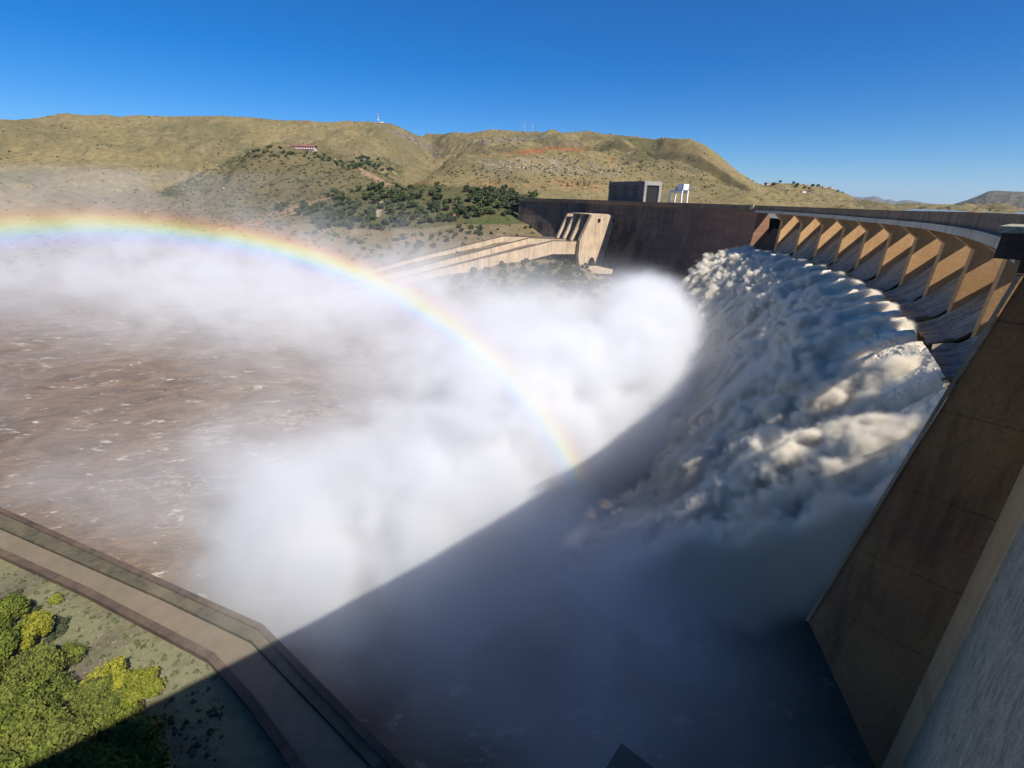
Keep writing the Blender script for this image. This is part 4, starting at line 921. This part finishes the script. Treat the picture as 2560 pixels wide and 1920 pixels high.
hut(1131, 549, None, 4, 3, 4.2, plain('red_brick', (.36, .12, .07)), M_red, 'small red brick hut beside the lawn in front of the grove')
for k, (x, y, lb) in enumerate([(2008, 481, 'white house low on the slope of the hill behind the crest'), (2078, 470, 'pinkish house on top of the far rounded hill'), (2060, 468, 'long pale house left of the pinkish one on the far hill'), (1920, 462, 'white house among trees where the big hill meets the far hill')]):
    q = hit(x, y+2, 1000, 2600)
    if q is not None: hut(x, y, float(np.hypot(q[0], q[1])), 5, 4, 3.5, M_pale if k != 0 else M_white, M_red, lb, 'house')

# ------------------------------------------------------------------ far mountains and plain
M_far = MT('far_hills', 1.0); _n = M_far.noise(.012, 6, .65, sc=(1, 1, 3)); M_far.bump(_n, 1.0, 40); M_far = M_far.col(M_far.mix(M_far.ramp(_n, [(.35, 0.), (.65, 1.)]), (.085, .08, .05), (.15, .125, .085)))
def ridge(name, pts, r, base, seed, rough):
    pts = np.array(pts, float); n = 260; x = np.linspace(pts[0, 0], pts[-1, 0], n); y = np.interp(x, pts[:, 0], pts[:, 1])
    top = P(x, y, np.full(n, r)); d = top[:, :2]/r; rows = []
    for t in np.linspace(0, 1, 16):
        rad = r*(.72+.28*t); z = base+(top[:, 2]-base)*(t**1.3); p = np.stack([d[:, 0]*rad, d[:, 1]*rad, z], -1)
        p[:, 2] += fbm(np.stack([p[:, 0]/rough, p[:, 1]/rough, 0*z+seed], -1), 5, bill=True)*(top[:, 2]-base)*.35*math.sin(math.pi*min(t*1.05, 1)); rows.append(p)
    for t in np.linspace(.1, 1, 5): rows.append(np.stack([d[:, 0]*r*(1+.3*t), d[:, 1]*r*(1+.3*t), top[:, 2]+(base-top[:, 2])*t], -1))
    V = np.stack(rows, 1); mesh(name, V.reshape(-1, 3), grid_faces(n, len(rows))[:, ::-1].copy(), M_far, None, True)['kind'] = 'structure'
ridge('far_mountains', [(2080, 515), (2110, 500), (2130, 491), (2160, 494), (2185, 490), (2194, 492), (2212, 500), (2224, 498), (2240, 504), (2260, 500), (2280, 501), (2310, 507), (2345, 510), (2367, 513), (2400, 518), (2440, 522)], 19000, -60, 3, 900)
ridge('table_mountain', [(2340, 519), (2367, 515), (2395, 507), (2418, 500), (2450, 488), (2472, 478), (2486, 476), (2520, 478), (2570, 480), (2700, 484), (2800, 500)], 5200, -60, 9, 260)
M_pl = MT('far_plain', 1.0); _n = M_pl.noise(.004, 6, .6, sc=(1, 1, 1)); M_pl = M_pl.col(M_pl.mix(M_pl.ramp(_n, [(.4, 0.), (.6, 1.)]), (.05, .06, .03), (.12, .11, .06)))
aa = np.linspace(-math.pi, math.pi, 97); mesh('plain', np.concatenate([np.stack([np.sin(aa)*r, np.cos(aa)*r, 0*aa-62], -1) for r in (1500, 70000)]), [[i, i+1, i+98, i+97] for i in range(96)], M_pl)['kind'] = 'structure'

# ------------------------------------------------------------------ trees
def leaf_mat(name, c1, c2, c3, sc=.5):
    m = MT(name, .8); oi = m.n('ShaderNodeObjectInfo'); n = m.noise(sc, 3, .6)
    c = m.mix(m.ramp(n, [(.35, 0.), (.65, 1.)]), c1, c2); c = m.mix(m.math('MULTIPLY', oi.outputs['Random'], .6), c, c3)
    return m.col(c)
def crown(seed, rad, hgt, lobes, nleaf, leaf, trunk_h, flat=.8):
    """leaf clumps spread through several lobes round short limbs"""
    rg = np.random.RandomState(seed); cs = []
    for k in range(lobes):
        a = rg.uniform(0, 2*math.pi); rr_ = rad*math.sqrt(rg.uniform(.0, .55)); cs.append((rr_*math.cos(a), rr_*math.sin(a), trunk_h+hgt*rg.uniform(.15, .72), rad*rg.uniform(.30, .52)))
    V = []; Fq = []
    per = nleaf//lobes
    for cx, cy_, cz_, cr in cs:
        d = rg.normal(size=(per, 3)); d /= np.linalg.norm(d, axis=1)[:, None]; d[:, 2] *= flat
        p = np.array([cx, cy_, cz_])+d*cr*(rg.uniform(.55, 1.08, (per, 1)))*(1+.25*np.sin(d[:, :1]*5+seed)*np.cos(d[:, 1:2]*6))
        u = rg.normal(size=(per, 3)); u /= np.linalg.norm(u, axis=1)[:, None]; nn_ = d+.6*rg.normal(size=(per, 3)); v = np.cross(nn_, u); v /= np.linalg.norm(v, axis=1)[:, None]; u = np.cross(v, nn_); u /= np.linalg.norm(u, axis=1)[:, None]
        s_ = leaf*rg.uniform(.6, 1.3, (per, 1)); b = len(V)*1
        q = np.stack([p-u*s_-v*s_*.6, p+u*s_-v*s_*.7, p+u*s_*.8+v*s_*.7, p-u*s_*.7+v*s_*.6], 1)
        V.append(q.reshape(-1, 3))
    V = np.concatenate(V); Fq = np.arange(len(V)).reshape(-1, 4); return V, Fq, cs
def trunk_mb(cs, th, r0):
    mb = MB(); mb.tube((0, 0, -.6), (0, 0, th), r0, r0*.7, 7)
    for cx, cy_, cz_, cr in cs: mb.tube((0, 0, th*.8), (cx, cy_, cz_), r0*.5, r0*.18, 5)
    return mb
M_bark = plain('bark', (.12, .09, .06), .95)
GREENS = {'dark': leaf_mat('dark_foliage', (.040, .060, .018), (.075, .095, .03), (.055, .065, .028), .12), 'grey': leaf_mat('grey_green_foliage', (.065, .080, .045), (.10, .115, .065), (.055, .070, .030), .12),
          'bush': leaf_mat('bush_foliage', (.050, .058, .022), (.085, .088, .038), (.045, .055, .025), .12), 'yellow': leaf_mat('yellow_green_foliage', (.14, .15, .016), (.27, .25, .028), (.12, .15, .02), .8), 'fresh': leaf_mat('fresh_green_foliage', (.055, .080, .012), (.15, .18, .024), (.12, .12, .025), .8)}
def proto(name, kind, seed, rad, hgt, lobes, nleaf, leaf, th, parts):
    V, Fq, cs = crown(seed, rad, hgt, lobes, nleaf, leaf, th)
    if parts:
        e = bpy.data.objects.new(name, None); COL.objects.link(e)
        mesh('crown', V, Fq, GREENS[kind], e); trunk_mb(cs, th, .16+rad*.03).build('trunk', M_bark, e, False); return e
    o = mesh(name, V, Fq, GREENS[kind]); return o
used = set()
def put(pr, loc, sc, rot, label, cat, group):
    if pr.name not in used: used.add(pr.name); r = pr
    else:
        r = pr.copy(); COL.objects.link(r)
        for c in pr.children: d = c.copy(); COL.objects.link(d); d.parent = r
    r.location = loc; r.scale = (sc, sc, sc*random.uniform(.85, 1.15)); r.rotation_euler = (0, 0, rot); tag(r, label, cat, group)
random.seed(5)
def sample(poly, n, r0, r1, mind):
    xs_ = [p[0] for p in poly]; ys_ = [p[1] for p in poly]; out = []; tries = 0
    while len(out) < n and tries < n*60:
        tries += 1; x, y = random.uniform(min(xs_), max(xs_)), random.uniform(min(ys_), max(ys_)); ins = False
        for i in range(len(poly)):
            (x1, y1), (x2, y2) = poly[i], poly[(i+1) % len(poly)]
            if (y1 > y) != (y2 > y) and x < (x2-x1)*(y-y1)/(y2-y1)+x1: ins = not ins
        if not ins: continue
        q = hit(x, y, r0, r1)
        if q is None or any((q[0]-o[0])**2+(q[1]-o[1])**2 < mind*mind for o in out): continue
        out.append(q)
    return out
dk = [proto('tree', 'dark', 10+i, 4.3, 6.0, 7, 620, .62, 1.6, False) for i in range(3)]
gy = [proto('tree', 'grey', 20+i, 3.9, 5.0, 6, 540, .6, 1.2, False) for i in range(2)]
bs = [proto('bush', 'bush', 30+i, 2.6, 2.9, 5, 360, .5, .2, False) for i in range(3)]
bd = [proto('bush', 'dark', 40+i, 2.6, 2.9, 5, 360, .5, .2, False) for i in range(2)]
G1 = 'trees in the grove on the far bank'
grove = [(760, 545), (700, 540), (690, 520), (790, 500), (860, 482), (930, 470), (1000, 458), (1100, 470), (1190, 480), (1345, 490), (1345, 545), (1300, 545), (1160, 552), (1110, 565), (1000, 575), (900, 580), (800, 575)]
for q in sample(grove, 155, 480, 900, 5.0): put(random.choice(dk), q, random.uniform(.85, 1.5), random.uniform(0, 6), 'dark green tree in the grove left of the dam', 'tree', G1)
for q in sample(grove, 52, 480, 900, 7.0): put(random.choice(gy), q, random.uniform(.9, 1.5), random.uniform(0, 6), 'grey green rounded tree in the grove left of the dam', 'tree', 'grey green trees in the grove')
strip_ = [(1180, 478), (1345, 488), (1345, 520), (1180, 520)]
for q in sample(strip_, 24, 480, 900, 6.5): put(random.choice(dk), q, random.uniform(1.2, 1.7), random.uniform(0, 6), 'tall dark tree at the back of the grove beside the dam crest', 'tree', 'tall trees beside the dam crest')
edge_ = [(1335, 490), (1352, 505), (1352, 560), (1325, 575), (1315, 540)]
for q in sample(edge_, 10, 480, 700, 5): put(random.choice(dk), q, random.uniform(.8, 1.2), random.uniform(0, 6), 'dark bushy tree against the left end of the dam wall', 'tree', 'trees against the end of the dam')
bank = [(1100, 712), (1120, 690), (1250, 662), (1400, 634), (1445, 650), (1460, 668), (1500, 690), (1540, 705), (1545, 740), (1400, 760), (1200, 745)]
for q in sample(bank, 105, 300, 560, 3.4): put(random.choice(bs), q, random.uniform(.8, 1.7), random.uniform(0, 6), 'olive grey bush on the bank below the side chute', 'bush', 'bushes on the bank below the chute')
for q in sample(bank, 60, 300, 560, 4.4): put(random.choice(bd), q, random.uniform(.9, 2.0), random.uniform(0, 6), 'dark green bush on the bank below the side chute', 'bush', 'dark bushes on the bank below the chute')
slope_ = [(860, 660), (700, 600), (640, 560), (760, 578), (900, 590), (1100, 575), (1250, 562), (1345, 566), (1350, 590), (1250, 588), (1100, 620), (960, 655)]
for q in sample(slope_, 70, 400, 760, 6): put(random.choice(bd+bs), q, random.uniform(.7, 1.6), random.uniform(0, 6), 'scattered bush on the bare slope between the grove and the chute', 'bush', 'scattered bushes on the bare slope')
top_ = [(620, 372), (700, 366), (720, 382), (790, 386), (905, 402), (930, 440), (880, 430), (800, 400), (640, 395), (560, 420), (520, 450), (500, 450)]
for q in sample(top_, 48, 900, 1250, 6): put(random.choice(bd), q, random.uniform(.9, 1.9), random.uniform(0, 6), 'dark bush on the spur around the long building', 'bush', 'dark bushes on the spur')
gl_ = [(880, 395), (960, 400), (985, 430), (980, 448), (925, 425), (900, 410)]
for q in sample(gl_, 20, 900, 1600, 7): put(random.choice(gy), q, random.uniform(.9, 1.6), random.uniform(0, 6), 'dark tree in the gully right of the spur', 'tree', 'trees in the gully')
for q in sample([(1880, 450), (1960, 458), (2100, 466), (2160, 500), (2060, 476), (1900, 472)], 12, 1100, 2600, 24): put(random.choice(dk), q, random.uniform(.9, 1.6), random.uniform(0, 6), 'dark tree on the low far hill behind the crest', 'tree', 'trees on the far low hill')
# near trees at the foot of the dam, lower left
yl = [proto('tree', 'yellow', 50+i, 2.7, 3.6, 10, 8500, .13, 1.8, True) for i in range(2)]; fr = [proto('tree', 'fresh', 60+i, 3.1, 4.2, 12, 10000, .13, 1.6, True) for i in range(3)]
gzn = ZA-.9
def near(x, y, pr, sc, label, cat='tree', group=None, zt=None):
    q = PZ(x, y, gzn+3.6*sc); put(pr, (q[0], q[1], gzn), sc, random.uniform(0, 6), label, cat, group)
near(345, 1720, yl[0], .9, 'yellow green tree standing farthest right, its tip at the shadow edge'); near(265, 1700, yl[1], 1.05, 'round yellow green tree second from the right among the near trees')
near(175, 1640, fr[0], .62, 'small fresh green tree alone at the front of the near trees'); near(75, 1575, yl[1], .95, 'yellow green tree nearest the river at the left edge')
near(20, 1530, fr[1], .9, 'green tree at the left frame edge behind the yellow one')
near(60, 1670, fr[0], 1.15, 'broad green tree just below the yellow green one nearest the river'); near(215, 1760, fr[0], .9, 'olive green tree tucked just under the round yellow green tree')
for k, (x, y, sc) in enumerate([ (130, 1720, 1.1), (-20, 1620, 1.1), (190, 1830, 1.2), (90, 1790, 1.25), (0, 1740, 1.2), (140, 1890, 1.2), (30, 1860, 1.3), (-70, 1700, 1.2), (-60, 1800, 1.2), (-40, 1900, 1.2), (270, 1790, 1.0), (-110, 1620, 1.2), (300, 1860, 1.1), (230, 1930, 1.2), (-130, 1540, 1.1), (120, 1980, 1.3), (20, 1960, 1.3), (350, 1900, 1.0), (400, 1960, 1.1)]):
    near(x, y, fr[k % 3], sc, 'fresh green tree in the dense clump at the lower left', 'tree', 'dense clump of near trees')
rb = proto('bush', 'yellow', 70, 1.5, 1.6, 5, 1500, .13, .2, True); near(128, 1470, rb, .8, 'small yellowish bush standing by itself on the damp ground', 'bush')
for x, y, sc in ((150, 1530, .9), (110, 1560, .8), (60, 1500, .9), (30, 1460, .7)):
    near(x, y, proto('bush', 'bush', int(x), 1.6, 1.2, 5, 900, .14, .1, False), sc, 'low brownish bush on the bare ground beside the apron', 'bush', 'low brownish bushes')
L_ = PR(1473, 499, R+4.); lp = empty('lamp_post', (L_[0], L_[1], L_[2]-1), 'thin grey lamp post on the dam crest left of the gate house', 'lamp post')
mb = MB(); mb.tube((L_[0], L_[1], L_[2]-1), (L_[0], L_[1], L_[2]+10.5), .22, .14); mb.build('post', M_steel, lp)
mb = MB(); mb.box((L_[0]-1.1, L_[1]), (1, 0), (0, 1), 1.2, .2, L_[2]+10.5, L_[2]+10.8); mb.build('lamp_head', M_steel, lp)
# ------------------------------------------------------------------ scrub and stones strewn over the hillsides
def strew(name, n, dens, s0, s1, mat, seed, flat=.7):
    rg = np.random.RandomState(seed); Pm = np.stack([TX, TY, HH], -1)
    w = dens*np.gradient(RR, axis=1)*RR; vis = (PXm > -60) & (PXm < 2620) & (Wp[..., 2] < 0) & (HH > -74); w = np.where(vis, w, 0).ravel(); w /= w.sum()
    idx_ = rg.choice(w.size, n, p=w); i, j = idx_//nrow, idx_ % nrow; i2 = np.minimum(i+1, NA-1); j2 = np.minimum(j+1, nrow-1)
    a, b = rg.rand(n, 1), rg.rand(n, 1); c = Pm[i, j]*(1-a)*(1-b)+Pm[i2, j]*a*(1-b)+Pm[i, j2]*(1-a)*b+Pm[i2, j2]*a*b
    sz = (s0+(s1-s0)*rg.rand(n)**2)[:, None, None]; t = rg.rand(n)*6.28
    base = np.array([[1, 0, .1], [.3, .95, .25], [-.8, .6, .05], [-.8, -.6, .2], [.3, -.95, .1], [.1, 0, 1.2], [0, 0, -.5]])
    B = base[None]*(1+.35*rg.normal(size=(n, 7, 3))); B[..., 2] *= flat; co, si = np.cos(t)[:, None], np.sin(t)[:, None]
    X_ = B[..., 0]*co-B[..., 1]*si; Y_ = B[..., 0]*si+B[..., 1]*co; V = np.stack([X_, Y_, B[..., 2]], -1)*sz+c[:, None]
    f = np.array([[0, 1, 5], [1, 2, 5], [2, 3, 5], [3, 4, 5], [4, 0, 5], [1, 0, 6], [2, 1, 6], [3, 2, 6], [4, 3, 6], [0, 4, 6]]); Fc = (f[None]+7*np.arange(n)[:, None, None]).reshape(-1, 3)
    mesh(name, V.reshape(-1, 3), Fc, mat)['kind'] = 'stuff'
nd = smooth(-.3, .5, fbm(Q/50+21, 4))
sp_ = soft(spur, 3); land = smooth(430, 520, RR)
grass_d = .14+.5*nd*(1-far*.3)
strew('scrub', 42000, (grass_d+sp_*1.6+gully*3+soft(region([(1100, 420), (1600, 380), (1900, 470), (1100, 470)]), 3)*.8)*land/(1+RR/900), .8, 3.0, GREENS['bush'], 3)
strew('dark_scrub', 10000, (gully*4+soft(groveR, 2)*14+sp_*.7*nd+.05+soft(region([(1560, 345), (1660, 350), (1630, 400), (1590, 405)]), 3)*2+soft(region([(1180, 425), (1560, 425), (1560, 445), (1180, 445)]), 3)*2)*land, 1.2, 3.6, GREENS['dark'], 4)
strew('stones', 3500, (soft(region([(1190, 400), (1400, 392), (1560, 415), (1560, 440), (1350, 435), (1200, 425)]), 3)*4+cliff*3+.04)*smooth(700, 900, RR), .6, 2.6, plain('pale_stone', (.42, .35, .28), .95), 5, .6)

# ------------------------------------------------------------------ air
def haze():
    m = bpy.data.materials.new('air'); m.use_nodes = True; t = m.node_tree; t.nodes.clear(); o = t.nodes.new('ShaderNodeOutputMaterial'); p = t.nodes.new('ShaderNodeVolumePrincipled')
    p.inputs['Color'].default_value = (.62, .78, 1, 1); p.inputs['Density'].default_value = HAZE; p.inputs['Anisotropy'].default_value = .2; t.links.new(p.outputs[0], o.inputs['Volume'])
    mb = MB(); mb.box((0, 8000), (1, 0), (0, 1), 30000, 30000, -84, 900); mb.build('haze', m)['kind'] = 'stuff'
HAZE = 2.2e-5

# stones, tufts and litter on the damp ground by the apron
def litter(name, n, s0, s1, mat, seed, flat):
    rg = np.random.RandomState(seed); x = rg.uniform(-60, 560, n*2); y = rg.uniform(1390, 1900, n*2); q = PZ(x, y, ZA-.9+0*x)
    line_y = np.interp(x, [0, 226, 538, 640], [1380, 1483, 1650, 1765]); q = q[(y > line_y)][:n]; n = len(q)
    base = np.array([[1, 0, 0], [.3, .95, .1], [-.8, .6, 0], [-.8, -.6, .1], [.3, -.95, 0], [.1, 0, 1.1]]); B = base[None]*(1+.35*rg.normal(size=(n, 6, 3))); B[..., 2] *= flat
    V = B*(s0+(s1-s0)*rg.rand(n)**3)[:, None, None]+q[:, None]; f = np.array([[0, 1, 5], [1, 2, 5], [2, 3, 5], [3, 4, 5], [4, 0, 5]]); mesh(name, V.reshape(-1, 3), (f[None]+6*np.arange(n)[:, None, None]).reshape(-1, 3), mat)['kind'] = 'stuff'
litter('grass_tufts', 1500, .06, .42, GREENS['bush'], 8, 1.3)
litter('gravel', 1600, .03, .20, plain('brown_stone', (.24, .18, .13), .95), 9, .6)

haze()
